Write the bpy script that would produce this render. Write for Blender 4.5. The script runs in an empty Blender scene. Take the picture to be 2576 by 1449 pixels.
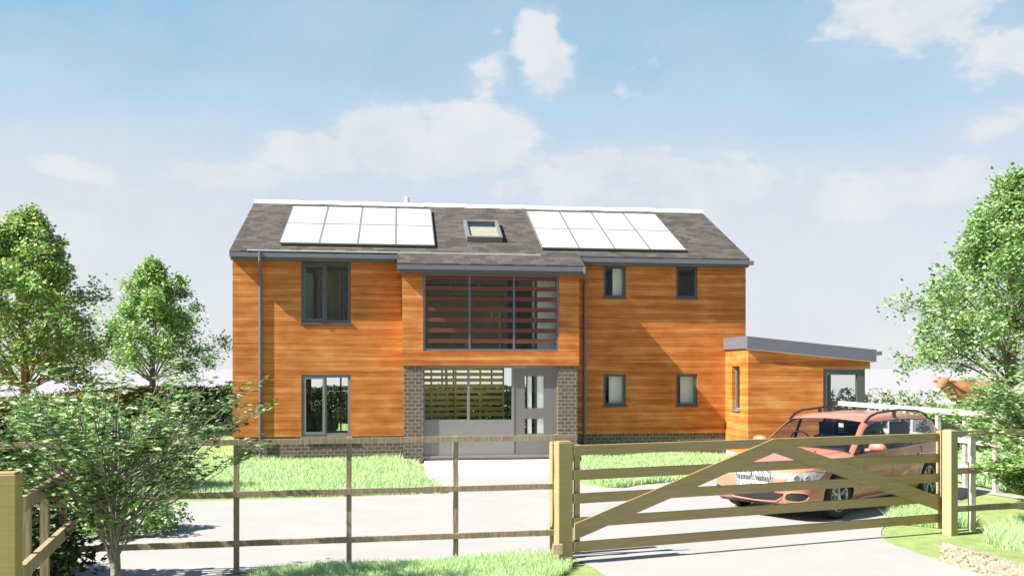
EXPO = 1.35
import bpy, bmesh, math, random
import numpy as np
from mathutils import Vector, Matrix
from mathutils.bvhtree import BVHTree

SC = bpy.context.scene
COL = SC.collection
R = math.radians
PI = math.pi

# ---------------------------------------------------------------- camera model
# surveyed from the photograph: focal length 2230 units on a 2576 wide picture, horizon at 927
F = 2230.0; CX = 1288.0; HZ = 927.0; EYE = 2.2; TH = R(7.2)
ST, CT = math.sin(TH), math.cos(TH)
def kx(px, Y): return Y*(ST*F+CT*(px-CX))/(F*CT-ST*(px-CX))
def kz(px, py, Y): return EYE+(HZ-py)*Y/(F*CT-ST*(px-CX))
def gp(px, py, z=0.0):
    t = (EYE-z)/(py-HZ)
    return (t*(ST*F+CT*(px-CX)), t*(CT*F-ST*(px-CX)))
def W(cx, cz): return (cx*CT+cz*ST, -cx*ST+cz*CT)
def wpx(px, cz): return W((px-CX)/F*cz, cz)

# ---------------------------------------------------------------- object helpers
def tag(o, label=None, cat=None, group=None, kind=None):
    if label: o['label'] = label
    if cat: o['category'] = cat
    if group: o['group'] = group
    if kind: o['kind'] = kind
    return o
def thing(name, label, cat, loc, group=None):
    o = bpy.data.objects.new(name, None); COL.objects.link(o)
    o.empty_display_size = .2
    o.location = loc
    tag(o, label, cat, group)
    return o
def origin(o):
    v = Vector((0, 0, 0))
    while o is not None:
        v += o.location; o = o.parent
    return v

class MB:
    def __init__(s): s.v = []; s.f = []; s.m = []
    def add(s, vs, fs, mi=0):
        n = len(s.v); s.v.extend([tuple(p) for p in vs])
        for f in fs: s.f.append(tuple(i+n for i in f)); s.m.append(mi)
    def box(s, x0, x1, y0, y1, z0, z1, mi=0):
        if x0 > x1: x0, x1 = x1, x0
        if y0 > y1: y0, y1 = y1, y0
        if z0 > z1: z0, z1 = z1, z0
        s.add([(x0,y0,z0),(x1,y0,z0),(x1,y1,z0),(x0,y1,z0),(x0,y0,z1),(x1,y0,z1),(x1,y1,z1),(x0,y1,z1)],
              [(0,3,2,1),(4,5,6,7),(0,1,5,4),(1,2,6,5),(2,3,7,6),(3,0,4,7)], mi)
    def obox(s, a, b, w, z0, z1, off=0.0, mi=0, bev=0.0):
        """box along the plan line a->b, w wide, between heights z0 and z1 (z may be pairs for a slope)"""
        a = Vector((a[0], a[1])); b = Vector((b[0], b[1])); d = (b-a).normalized(); n = Vector((d.y, -d.x))
        za0, zb0 = z0 if isinstance(z0, tuple) else (z0, z0)
        za1, zb1 = z1 if isinstance(z1, tuple) else (z1, z1)
        p = [a+n*(off+w/2), b+n*(off+w/2), b+n*(off-w/2), a+n*(off-w/2)]
        zz0 = [za0, zb0, zb0, za0]; zz1 = [za1, zb1, zb1, za1]
        vs = [(p[i].x, p[i].y, zz0[i]) for i in range(4)]+[(p[i].x, p[i].y, zz1[i]) for i in range(4)]
        s.add(vs, [(0,3,2,1),(4,5,6,7),(0,1,5,4),(1,2,6,5),(2,3,7,6),(3,0,4,7)], mi)
    def prism(s, poly, zf0, zf1, mi=0):
        """plan polygon (ccw) between two height functions"""
        n = len(poly)
        vs = [(x, y, zf0(x, y)) for x, y in poly]+[(x, y, zf1(x, y)) for x, y in poly]
        fs = [tuple(range(n-1, -1, -1)), tuple(range(n, 2*n))]
        for i in range(n): j = (i+1) % n; fs.append((i, j, n+j, n+i))
        s.add(vs, fs, mi)
    def tube(s, pts, rad, n=8, caps=True, mi=0):
        pts = [Vector(p) for p in pts]; m = len(pts)
        if not hasattr(rad, '__len__'): rad = [rad]*m
        vs = []; up = None
        for i, p in enumerate(pts):
            t = (pts[min(i+1, m-1)]-pts[max(i-1, 0)]).normalized()
            if up is None:
                up = Vector((0, 0, 1)) if abs(t.z) < .9 else Vector((1, 0, 0))
            u = t.cross(up)
            if u.length < 1e-5: u = t.orthogonal()
            u.normalize(); w = u.cross(t).normalized(); up = w
            for k in range(n):
                a = 2*PI*k/n
                vs.append(p+(u*math.cos(a)+w*math.sin(a))*rad[i])
        fs = []
        for i in range(m-1):
            for k in range(n):
                k2 = (k+1) % n
                fs.append((i*n+k, i*n+k2, (i+1)*n+k2, (i+1)*n+k))
        if caps:
            fs.append(tuple(range(n-1, -1, -1))); fs.append(tuple((m-1)*n+k for k in range(n)))
        s.add(vs, fs, mi)
    def wall(s, axis, p0, p1, u0, u1, z0, z1, holes=(), mi=0):
        """wall slab with rectangular holes; axis 'y': u is X; axis 'x': u is Y"""
        us = sorted(set([u0, u1]+[h[0] for h in holes]+[h[1] for h in holes]))
        zs = sorted(set([z0, z1]+[h[2] for h in holes]+[h[3] for h in holes]))
        us = [u for u in us if u0 <= u <= u1]; zs = [z for z in zs if z0 <= z <= z1]
        def solid(i, j):
            if i < 0 or j < 0 or i >= len(us)-1 or j >= len(zs)-1: return False
            cu = (us[i]+us[i+1])/2; cz = (zs[j]+zs[j+1])/2
            return not any(h[0] < cu < h[1] and h[2] < cz < h[3] for h in holes)
        def P(u, p, z): return (u, p, z) if axis == 'y' else (p, u, z)
        vs = []; fs = []
        def q(a, b, c, d):
            n = len(vs); vs.extend([a, b, c, d]); fs.append((n, n+1, n+2, n+3))
        for i in range(len(us)-1):
            for j in range(len(zs)-1):
                if not solid(i, j): continue
                a, b, c, d = us[i], us[i+1], zs[j], zs[j+1]
                q(P(a,p0,c), P(b,p0,c), P(b,p0,d), P(a,p0,d))
                q(P(a,p1,c), P(a,p1,d), P(b,p1,d), P(b,p1,c))
                if not solid(i-1, j): q(P(a,p0,c), P(a,p0,d), P(a,p1,d), P(a,p1,c))
                if not solid(i+1, j): q(P(b,p0,c), P(b,p1,c), P(b,p1,d), P(b,p0,d))
                if not solid(i, j-1): q(P(a,p0,c), P(a,p1,c), P(b,p1,c), P(b,p0,c))
                if not solid(i, j+1): q(P(a,p0,d), P(b,p0,d), P(b,p1,d), P(a,p1,d))
        s.add(vs, fs, mi)
    def build(s, name, mat, parent=None, smooth=False, recalc=True, bevel=0.0):
        o0 = origin(parent)
        me = bpy.data.meshes.new(name)
        me.from_pydata([(p[0]-o0.x, p[1]-o0.y, p[2]-o0.z) for p in s.v], [], s.f)
        mats = mat if isinstance(mat, (list, tuple)) else [mat]
        for m in mats: me.materials.append(m)
        if len(mats) > 1:
            me.polygons.foreach_set('material_index', s.m)
        if recalc or bevel:
            bm = bmesh.new(); bm.from_mesh(me)
            if bevel:
                bmesh.ops.remove_doubles(bm, verts=bm.verts, dist=1e-5)
                bmesh.ops.bevel(bm, geom=[e for e in bm.edges if len(e.link_faces) == 2 and e.calc_face_angle(0) > .5], offset=bevel, segments=1, affect='EDGES', clamp_overlap=True)
            bmesh.ops.recalc_face_normals(bm, faces=bm.faces); bm.to_mesh(me); bm.free()
        if smooth: me.polygons.foreach_set('use_smooth', [True]*len(me.polygons))
        me.update()
        o = bpy.data.objects.new(name, me); COL.objects.link(o)
        if parent is not None: o.parent = parent
        return o

def np_mesh(name, V, loops, sizes, mat, parent=None, mi=None):
    o0 = origin(parent)
    V = V-np.array([o0.x, o0.y, o0.z])
    me = bpy.data.meshes.new(name)
    me.vertices.add(len(V)); me.vertices.foreach_set('co', V.astype(np.float32).ravel())
    me.loops.add(len(loops)); me.loops.foreach_set('vertex_index', loops.astype(np.int32))
    starts = np.concatenate([[0], np.cumsum(sizes)[:-1]]).astype(np.int32)
    me.polygons.add(len(sizes)); me.polygons.foreach_set('loop_start', starts)
    me.update(calc_edges=True)
    me.validate()
    mats = mat if isinstance(mat, (list, tuple)) else [mat]
    for m in mats: me.materials.append(m)
    if mi is not None: me.polygons.foreach_set('material_index', mi.astype(np.int32))
    o = bpy.data.objects.new(name, me); COL.objects.link(o)
    if parent is not None: o.parent = parent
    return o

# ---------------------------------------------------------------- materials
def newmat(name):
    m = bpy.data.materials.new(name); m.use_nodes = True
    nt = m.node_tree; nt.nodes.clear()
    out = nt.nodes.new('ShaderNodeOutputMaterial')
    b = nt.nodes.new('ShaderNodeBsdfPrincipled')
    nt.links.new(b.outputs[0], out.inputs[0])
    return m, nt, b, out
def N(nt, typ, **kw):
    n = nt.nodes.new(typ)
    for k, v in kw.items():
        if k.startswith('i_'):
            n.inputs[k[2:].replace('_', ' ')].default_value = v
        else: setattr(n, k, v)
    return n
def ramp(nt, stops, interp='LINEAR'):
    n = nt.nodes.new('ShaderNodeValToRGB'); cr = n.color_ramp; cr.interpolation = interp
    while len(cr.elements) > 1: cr.elements.remove(cr.elements[-1])
    cr.elements[0].position = stops[0][0]; cr.elements[0].color = (*stops[0][1], 1)
    for p, c in stops[1:]:
        e = cr.elements.new(p); e.color = (*c, 1)
    return n
def plain(name, col, rough=.6, metal=0, var=.12, vscale=8, bump=0.0, bscale=80, spec=.5, coat=0):
    m, nt, b, out = newmat(name)
    b.inputs['Roughness'].default_value = rough; b.inputs['Metallic'].default_value = metal
    b.inputs['Specular IOR Level'].default_value = spec
    b.inputs['Coat Weight'].default_value = coat
    tc = N(nt, 'ShaderNodeTexCoord')
    no = N(nt, 'ShaderNodeTexNoise', i_Scale=vscale, i_Detail=5.0)
    nt.links.new(tc.outputs['Object'], no.inputs['Vector'])
    r = ramp(nt, [(.3, tuple(c*(1-var) for c in col)), (.7, tuple(min(1, c*(1+var)) for c in col))])
    nt.links.new(no.outputs[0], r.inputs[0]); nt.links.new(r.outputs[0], b.inputs['Base Color'])
    if bump:
        n2 = N(nt, 'ShaderNodeTexNoise', i_Scale=bscale, i_Detail=4.0)
        nt.links.new(tc.outputs['Object'], n2.inputs['Vector'])
        bp = N(nt, 'ShaderNodeBump', i_Strength=bump, i_Distance=.02)
        nt.links.new(n2.outputs[0], bp.inputs['Height']); nt.links.new(bp.outputs[0], b.inputs['Normal'])
    return m
def grain(name, stops, sc=(1.2, 1.2, 60), band=(.35, .35, 4.5), bandw=.6, rough=.55, bump=.15, stops2=None, spec=.3):
    """timber: long streaks along an axis plus broad bands"""
    m, nt, b, out = newmat(name)
    b.inputs['Roughness'].default_value = rough; b.inputs['Specular IOR Level'].default_value = spec
    tc = N(nt, 'ShaderNodeTexCoord')
    m1 = N(nt, 'ShaderNodeMapping'); m1.inputs['Scale'].default_value = sc
    m2 = N(nt, 'ShaderNodeMapping'); m2.inputs['Scale'].default_value = band
    nt.links.new(tc.outputs['Object'], m1.inputs[0]); nt.links.new(tc.outputs['Object'], m2.inputs[0])
    n1 = N(nt, 'ShaderNodeTexNoise', i_Scale=1.0, i_Detail=6.0, i_Roughness=.65)
    n2 = N(nt, 'ShaderNodeTexNoise', i_Scale=1.0, i_Detail=3.0, i_Distortion=.2)
    nt.links.new(m1.outputs[0], n1.inputs[0]); nt.links.new(m2.outputs[0], n2.inputs[0])
    mx = N(nt, 'ShaderNodeMix', data_type='FLOAT'); mx.inputs[0].default_value = bandw
    nt.links.new(n1.outputs[0], mx.inputs[2]); nt.links.new(n2.outputs[0], mx.inputs[3])
    r = ramp(nt, stops); nt.links.new(mx.outputs[0], r.inputs[0])
    nt.links.new(r.outputs[0], b.inputs['Base Color'])
    if bump:
        bp = N(nt, 'ShaderNodeBump', i_Strength=bump, i_Distance=.01)
        nt.links.new(n1.outputs[0], bp.inputs['Height']); nt.links.new(bp.outputs[0], b.inputs['Normal'])
    return m
def bricks(name, c1, c2, mortar, w, h, ms, vec='brick', rough=.85, bump=.5, offset=.5, bias=0.0):
    m, nt, b, out = newmat(name); b.inputs['Roughness'].default_value = rough
    b.inputs['Specular IOR Level'].default_value = .25
    tc = N(nt, 'ShaderNodeTexCoord'); sp = N(nt, 'ShaderNodeSeparateXYZ'); cb = N(nt, 'ShaderNodeCombineXYZ')
    nt.links.new(tc.outputs['Object'], sp.inputs[0])
    if vec == 'brick':
        ad = N(nt, 'ShaderNodeMath', operation='ADD')
        nt.links.new(sp.outputs[0], ad.inputs[0]); nt.links.new(sp.outputs[1], ad.inputs[1])
        nt.links.new(ad.outputs[0], cb.inputs[0]); nt.links.new(sp.outputs[2], cb.inputs[1])
    else:
        nt.links.new(sp.outputs[0], cb.inputs[0])
        mu = N(nt, 'ShaderNodeMath', operation='MULTIPLY'); mu.inputs[1].default_value = 1.117
        nt.links.new(sp.outputs[1], mu.inputs[0]); nt.links.new(mu.outputs[0], cb.inputs[1])
    bt = nt.nodes.new('ShaderNodeTexBrick'); bt.offset = offset
    bt.inputs['Color1'].default_value = (*c1, 1); bt.inputs['Color2'].default_value = (*c2, 1)
    bt.inputs['Mortar'].default_value = (*mortar, 1); bt.inputs['Scale'].default_value = 1
    bt.inputs['Mortar Size'].default_value = ms; bt.inputs['Mortar Smooth'].default_value = .15
    bt.inputs['Brick Width'].default_value = w; bt.inputs['Row Height'].default_value = h
    bt.inputs['Bias'].default_value = bias
    nt.links.new(cb.outputs[0], bt.inputs['Vector'])
    no = N(nt, 'ShaderNodeTexNoise', i_Scale=26.0, i_Detail=6.0, i_Roughness=.7)
    nt.links.new(tc.outputs['Object'], no.inputs['Vector'])
    r = ramp(nt, [(.25, (.62,)*3), (.75, (1.3,)*3)]); nt.links.new(no.outputs[0], r.inputs[0])
    mx = N(nt, 'ShaderNodeMix', data_type='RGBA', blend_type='MULTIPLY'); mx.inputs[0].default_value = 1
    nt.links.new(bt.outputs[0], mx.inputs[6]); nt.links.new(r.outputs[0], mx.inputs[7])
    nt.links.new(mx.outputs[2], b.inputs['Base Color'])
    inv = N(nt, 'ShaderNodeMath', operation='SUBTRACT'); inv.inputs[0].default_value = 1
    nt.links.new(bt.outputs['Fac'], inv.inputs[1])
    bp = N(nt, 'ShaderNodeBump', i_Strength=bump, i_Distance=.012)
    nt.links.new(inv.outputs[0], bp.inputs['Height']); nt.links.new(bp.outputs[0], b.inputs['Normal'])
    return m
def glassmat(name, tint=(.95, .965, .95), base=.012, rough=.0):
    m, nt, b, out = newmat(name); nt.nodes.remove(b)
    tr = N(nt, 'ShaderNodeBsdfTransparent'); tr.inputs[0].default_value = (*tint, 1)
    gl = N(nt, 'ShaderNodeBsdfGlossy'); gl.inputs['Roughness'].default_value = rough; gl.inputs[0].default_value = (.9, .9, .9, 1)
    lw = N(nt, 'ShaderNodeLayerWeight'); lw.inputs[0].default_value = .5
    pw = N(nt, 'ShaderNodeMath', operation='POWER'); pw.inputs[1].default_value = 5
    nt.links.new(lw.outputs['Facing'], pw.inputs[0])
    mr = N(nt, 'ShaderNodeMapRange'); mr.inputs[3].default_value = base; mr.inputs[4].default_value = 1
    nt.links.new(pw.outputs[0], mr.inputs[0])
    mx = N(nt, 'ShaderNodeMixShader'); nt.links.new(mr.outputs[0], mx.inputs[0])
    nt.links.new(tr.outputs[0], mx.inputs[1]); nt.links.new(gl.outputs[0], mx.inputs[2])
    nt.links.new(mx.outputs[0], out.inputs[0])
    return m
def leafmat(name, stops, trans=.35, rough=.5, spec=.3):
    m, nt, b, out = newmat(name)
    b.inputs['Roughness'].default_value = rough; b.inputs['Specular IOR Level'].default_value = spec
    ge = N(nt, 'ShaderNodeNewGeometry')
    tc = N(nt, 'ShaderNodeTexCoord'); no = N(nt, 'ShaderNodeTexNoise', i_Scale=.9, i_Detail=2.0)
    nt.links.new(tc.outputs['Object'], no.inputs['Vector'])
    mf = N(nt, 'ShaderNodeMix', data_type='FLOAT'); mf.inputs[0].default_value = .4
    nt.links.new(ge.outputs['Random Per Island'], mf.inputs[2]); nt.links.new(no.outputs[0], mf.inputs[3])
    r = ramp(nt, stops); nt.links.new(mf.outputs[0], r.inputs[0])
    nt.links.new(r.outputs[0], b.inputs['Base Color'])
    tl = N(nt, 'ShaderNodeBsdfTranslucent'); nt.links.new(r.outputs[0], tl.inputs[0])
    mx = N(nt, 'ShaderNodeMixShader'); mx.inputs[0].default_value = trans
    nt.links.new(b.outputs[0], mx.inputs[1]); nt.links.new(tl.outputs[0], mx.inputs[2])
    nt.links.new(mx.outputs[0], out.inputs[0])
    return m

M = {}
def cladmat():
    m, nt, b, out = newmat('orange_timber_cladding')
    b.inputs['Roughness'].default_value = .62; b.inputs['Specular IOR Level'].default_value = .25
    tc = N(nt, 'ShaderNodeTexCoord'); sp = N(nt, 'ShaderNodeSeparateXYZ'); nt.links.new(tc.outputs['Object'], sp.inputs[0])
    def noise(sc, det=4.0, ro=.6):
        mp = N(nt, 'ShaderNodeMapping'); mp.inputs['Scale'].default_value = sc; nt.links.new(tc.outputs['Object'], mp.inputs[0])
        n = N(nt, 'ShaderNodeTexNoise', i_Scale=1.0, i_Detail=det, i_Roughness=ro); nt.links.new(mp.outputs[0], n.inputs[0]); return n.outputs[0]
    def mt(op, a, c):
        n = N(nt, 'ShaderNodeMath', operation=op)
        for i, v in enumerate((a, c)):
            if isinstance(v, (int, float)): n.inputs[i].default_value = v
            else: nt.links.new(v, n.inputs[i])
        return n.outputs[0]
    fine = noise((.9, .9, 70), 6, .7); mid = noise((.35, .35, 13), 3, .55); broad = noise((.14, .14, 1.1), 3); blotch = noise((1.6, 1.6, 3.2), 2)
    ph = mt('MULTIPLY', sp.outputs[2], 27.5)
    wave = mt('SINE', mt('ADD', ph, mt('MULTIPLY', broad, 7.0)), 0)
    wave = mt('ADD', mt('MULTIPLY', wave, .5), .5)
    v = mt('ADD', mt('ADD', mt('MULTIPLY', fine, .40), mt('MULTIPLY', mid, .32)), mt('ADD', mt('MULTIPLY', wave, .055), mt('MULTIPLY', blotch, .24)))
    r = ramp(nt, [(.34, (.245, .055, .008)), (.44, (.37, .103, .017)), (.53, (.51, .182, .040)), (.64, (.67, .33, .11))])
    nt.links.new(v, r.inputs[0])
    # thin joints between boards
    fr = mt('FRACT', mt('DIVIDE', sp.outputs[2], .1457), 0); j = mt('LESS_THAN', fr, .045)
    mx = N(nt, 'ShaderNodeMix', data_type='RGBA'); nt.links.new(mt('MULTIPLY', j, .28), mx.inputs[0])
    nt.links.new(r.outputs[0], mx.inputs[6]); mx.inputs[7].default_value = (.14, .03, .004, 1)
    nt.links.new(mx.outputs[2], b.inputs['Base Color'])
    bp = N(nt, 'ShaderNodeBump', i_Strength=.3, i_Distance=.004)
    nt.links.new(mt('SUBTRACT', fine, mt('MULTIPLY', j, 1.5)), bp.inputs['Height']); nt.links.new(bp.outputs[0], b.inputs['Normal'])
    return m
M['clad'] = cladmat()
M['clad_side'] = M['clad']
M['brick'] = bricks('brown_brick', (.105, .078, .06), (.15, .112, .088), (.30, .27, .24), .172, .087, .006)
M['slate'] = bricks('grey_slate', (.056, .048, .040), (.108, .096, .082), (.036, .031, .027), .25, .165, .003, vec='roof', bump=.35, bias=-.1)
M['gutter'] = plain('grey_gutter', (.13, .13, .165), .4, var=.05)
M['fascia'] = plain('green_grey_board', (.10, .10, .08), .7, var=.06, vscale=40)
M['frame'] = plain('charcoal_frame', (.075, .075, .085), .4, var=.05)
M['frame_light'] = plain('mid_grey_frame', (.19, .178, .168), .45, var=.05)
M['door'] = plain('grey_door', (.15, .138, .134), .5, var=.05)
M['panel'] = plain('glare_white_panel', (.56, .56, .56), .3, var=.02)  # white base colour stands in for the bright sky the glossy panels reflect
M['panel_frame'] = plain('pale_panel_frame', (.17, .164, .152), .5, var=.03)
M['white'] = plain('white_render', (.8, .79, .76), .7, var=.04)
M['ridge'] = plain('white_ridge_tile', (.88, .87, .85), .6, var=.04)
M['frame_green'] = plain('dark_green_grey_frame', (.085, .09, .078), .5, var=.05)
M['glass'] = glassmat('window_glass')
M['louvre'] = grain('red_brown_louvre', [(.3, (.10, .028, .016)), (.7, (.17, .05, .028))], sc=(1.5, 30, 60), bump=.05, rough=.5)
M['olive'] = grain('olive_screen_wood', [(.3, (.50, .40, .06)), (.7, (.62, .51, .09))], sc=(2, 20, 50), bump=.05)
M['olive_dark'] = plain('olive_panel', (.36, .32, .11), .6, var=.08)
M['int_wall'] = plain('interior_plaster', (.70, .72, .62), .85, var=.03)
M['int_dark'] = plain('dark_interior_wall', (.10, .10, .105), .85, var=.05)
M['int_floor'] = grain('interior_floor', [(.3, (.36, .28, .20)), (.7, (.48, .39, .29))], sc=(30, 2, 2))
M['curtain'] = plain('olive_curtain', (.26, .23, .13), .9, var=.15, vscale=10)
M['pale_green'] = plain('pale_green_door', (.40, .48, .34), .6, var=.03)
M['sofa'] = plain('grey_green_fabric', (.30, .36, .30), .95, var=.1, bump=.2)
M['sofa2'] = plain('rosy_fabric', (.40, .31, .28), .95, var=.1, bump=.2)
M['steel'] = plain('steel_rail', (.45, .47, .46), .3, metal=.8, var=.05)
M['gatewood'] = grain('pale_gate_timber', [(.3, (.275, .205, .088)), (.5, (.335, .255, .115)), (.7, (.395, .31, .15))], sc=(2.2, 2.2, 45), band=(.6, .6, 4), bandw=.35, rough=.75, bump=.12)
M['postwood'] = grain('pale_post_timber', [(.3, (.34, .29, .17)), (.5, (.42, .36, .22)), (.7, (.50, .44, .29))], sc=(14, 14, 30), band=(.6, .6, 2), bandw=.35, rough=.75, bump=.12)
M['postwood2'] = grain('tan_post_timber', [(.3, (.32, .25, .14)), (.5, (.38, .30, .175)), (.7, (.45, .37, .22))], sc=(14, 14, 30), band=(.6, .6, 2), bandw=.35, rough=.75, bump=.12)
M['fencewood'] = grain('weathered_fence_timber', [(.32, (.17, .12, .078)), (.5, (.31, .235, .16)), (.68, (.46, .37, .265))], sc=(55, 55, 5), band=(1.5, 1.5, 1), bandw=.25, rough=.9, bump=.5, spec=.15)
M['farfence'] = plain('pale_fence_timber', (.52, .46, .40), .85, var=.1)  # paler timber for the boundary fence and roadside posts
M['stone'] = plain('grit', (.34, .27, .185), .9, var=.6, vscale=38, bump=.9, bscale=30)
# ---------------------------------------------------------------- more materials
def groundmat(name, stops, scale=3, bump=.3, bscale=60, rough=.95):
    m, nt, b, out = newmat(name); b.inputs['Roughness'].default_value = rough
    b.inputs['Specular IOR Level'].default_value = .15
    tc = N(nt, 'ShaderNodeTexCoord')
    n1 = N(nt, 'ShaderNodeTexNoise', i_Scale=scale, i_Detail=8.0, i_Roughness=.65)
    n2 = N(nt, 'ShaderNodeTexNoise', i_Scale=bscale, i_Detail=5.0)
    nt.links.new(tc.outputs['Object'], n1.inputs['Vector']); nt.links.new(tc.outputs['Object'], n2.inputs['Vector'])
    mf = N(nt, 'ShaderNodeMix', data_type='FLOAT'); mf.inputs[0].default_value = .4
    nt.links.new(n1.outputs[0], mf.inputs[2]); nt.links.new(n2.outputs[0], mf.inputs[3])
    r = ramp(nt, stops); nt.links.new(mf.outputs[0], r.inputs[0]); nt.links.new(r.outputs[0], b.inputs['Base Color'])
    bp = N(nt, 'ShaderNodeBump', i_Strength=bump, i_Distance=.02)
    nt.links.new(n2.outputs[0], bp.inputs['Height']); nt.links.new(bp.outputs[0], b.inputs['Normal'])
    return m
M['drive'] = groundmat('pale_gravel_drive', [(.25, (.295, .284, .270)), (.5, (.335, .324, .308)), (.75, (.375, .362, .345))], 1.1, .3, 120)
M['slab'] = plain('white_paving', (.66, .65, .63), .7, var=.02)
M['lawn'] = groundmat('short_lawn', [(.3, (.16, .22, .065)), (.55, (.27, .34, .13)), (.75, (.36, .42, .20))], 4, .8, 50)
M['far_land'] = None
M['blade'] = leafmat('grass_blade', [(.2, (.42, .60, .26)), (.5, (.56, .72, .38)), (.85, (.68, .80, .52))], trans=.45, rough=.6)
M['leaf_mid'] = leafmat('green_leaf', [(.15, (.06, .16, .02)), (.42, (.18, .36, .06)), (.64, (.40, .58, .20)), (.84, (.74, .82, .52))], trans=.45)  # near-white top stop puts sun highlights into the leaf colour
M['leaf_near'] = leafmat('young_green_leaf', [(.2, (.022, .065, .008)), (.45, (.07, .18, .022)), (.62, (.26, .42, .11)), (.80, (.80, .86, .62))], trans=.4)  # dark and near-white stops paint shade and highlights into the leaves
M['leaf_warm'] = leafmat('green_and_yellow_leaf', [(.15, (.06, .19, .05)), (.38, (.15, .38, .11)), (.56, (.36, .52, .14)), (.72, (.58, .62, .22)), (.88, (.80, .82, .50))], trans=.45)  # palest stop paints leaf highlights; the yellow is the leaf's own
M['leaf_bright'] = leafmat('bright_green_leaf', [(.15, (.08, .19, .035)), (.45, (.25, .43, .12)), (.7, (.52, .67, .34)), (.9, (.78, .85, .62))], trans=.45)  # palest stop is a highlight painted into the leaf colour
M['leaf_hedge'] = leafmat('dark_hedge_leaf', [(.2, (.02, .04, .010)), (.6, (.045, .075, .022)), (.9, (.16, .22, .08))], trans=.2)
M['leaf_copper'] = leafmat('copper_hedge_leaf', [(.2, (.05, .06, .01)), (.45, (.13, .10, .015)), (.7, (.22, .12, .02)), (.9, (.12, .16, .03))], trans=.25)
M['leaf_weed'] = leafmat('weed_leaf', [(.2, (.10, .17, .06)), (.5, (.26, .36, .16)), (.85, (.62, .68, .5))], trans=.35)
M['leaf_orange'] = leafmat('orange_leaf', [(.2, (.35, .06, .01)), (.8, (.6, .16, .03))], trans=.2)
M['bark'] = plain('grey_brown_bark', (.17, .135, .105), .9, var=.35, vscale=14, bump=.6, bscale=40)
M['bark_warm'] = plain('warm_bark', (.30, .165, .085), .9, var=.3, vscale=14, bump=.6, bscale=40)
M['bark_pale'] = plain('pale_grey_stems', (.21, .185, .155), .85, var=.45, vscale=20, bump=.5, bscale=50)
M['bark_dark'] = plain('dark_trunk', (.12, .10, .08), .9, var=.4, vscale=25, bump=.8, bscale=60)
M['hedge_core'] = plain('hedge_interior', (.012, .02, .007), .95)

# ---------------------------------------------------------------- ground
def sheet(name, poly, z, mat, kind='structure'):
    mb = MB(); mb.add([(x, y, z) for x, y in poly], [tuple(range(len(poly)))])
    o = mb.build(name, mat, recalc=False)
    me = o.data
    if me.polygons[0].normal.z < 0: me.flip_normals()
    tag(o, kind=kind); return o
def far_land_mat():
    m, nt, b, out = newmat('haze_tinted_far_land'); b.inputs['Roughness'].default_value = .95
    b.inputs['Specular IOR Level'].default_value = .1
    tc = N(nt, 'ShaderNodeTexCoord')
    mp = N(nt, 'ShaderNodeMapping'); mp.inputs['Scale'].default_value = (.0012, .035, 1)
    n1 = N(nt, 'ShaderNodeTexNoise', i_Scale=1.0, i_Detail=5.0, i_Roughness=.7)
    nt.links.new(tc.outputs['Object'], mp.inputs[0]); nt.links.new(mp.outputs[0], n1.inputs[0])
    r = ramp(nt, [(.42, (.31, .30, .315)), (.58, (.325, .312, .32)), (.66, (.345, .30, .265)), (.72, (.33, .315, .32))])  # pale lavender tone paints distance haze on the ground; warm streaks are sandy soil
    nt.links.new(n1.outputs[0], r.inputs[0]); nt.links.new(r.outputs[0], b.inputs['Base Color'])
    return m
M['far_land'] = far_land_mat()
sheet('ground', [(-4000, -300), (4000, -300), (4000, 6000), (-4000, 6000)], -.02, M['far_land'])
# garden lawn around and behind the house
gl = [W(-40, -4), W(30, -4), W(30, 33.5), W(-16, 36)]
gl = [W(-26, -6), W(18, -6), W(17.5, 36), W(-15, 36)]
sheet('lawn', gl, -.008, M['lawn'])
# gravel drive
dl = [W(-16, 13.4), gp(0, 1268), gp(300, 1265), gp(517, 1260), gp(852, 1250.6), gp(1019, 1243.8), gp(1130, 1238.8), gp(1112, 1232), gp(1085, 1222),
      gp(1075, 1205), gp(1062, 1160), gp(1452, 1160), gp(1452, 1195), gp(1465, 1217), gp(1522, 1226), gp(1565, 1228), gp(1608, 1220), gp(1679, 1213.5), gp(1782, 1203), gp(1826, 1200), gp(1850, 1180),
      gp(2120, 1160), W(8.6, 16.3), W(8.9, 14.2), gp(2440, 1235), gp(2412, 1262), gp(2365, 1280), gp(2290, 1300), gp(2240, 1312), gp(2218, 1330), gp(2216, 1345), gp(2229, 1361.5), gp(2277, 1380), gp(2357, 1405), gp(2366, 1411), gp(2576, 1477),
      W(3.9, 4), W(3.5, -4), W(-.5, -4), W(.1, 5.5), gp(1540, 1472), gp(1525, 1449), gp(1479, 1420.6), gp(1444, 1402), gp(1380, 1398), gp(601, 1441), gp(300, 1462), gp(40, 1477), W(-16, 7.2)]
sheet('driveway', dl, 0.0, M['drive'])
# white entrance slab
sl = [gp(1064, 1150.5), gp(1395, 1149), gp(1400, 1197), gp(1075, 1197)]
mb = MB(); mb.prism([sl[3], sl[2], sl[1], sl[0]], lambda x, y: -.05, lambda x, y: .05)
o = mb.build('entrance_paving', M['slab']); tag(o, kind='structure')

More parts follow.
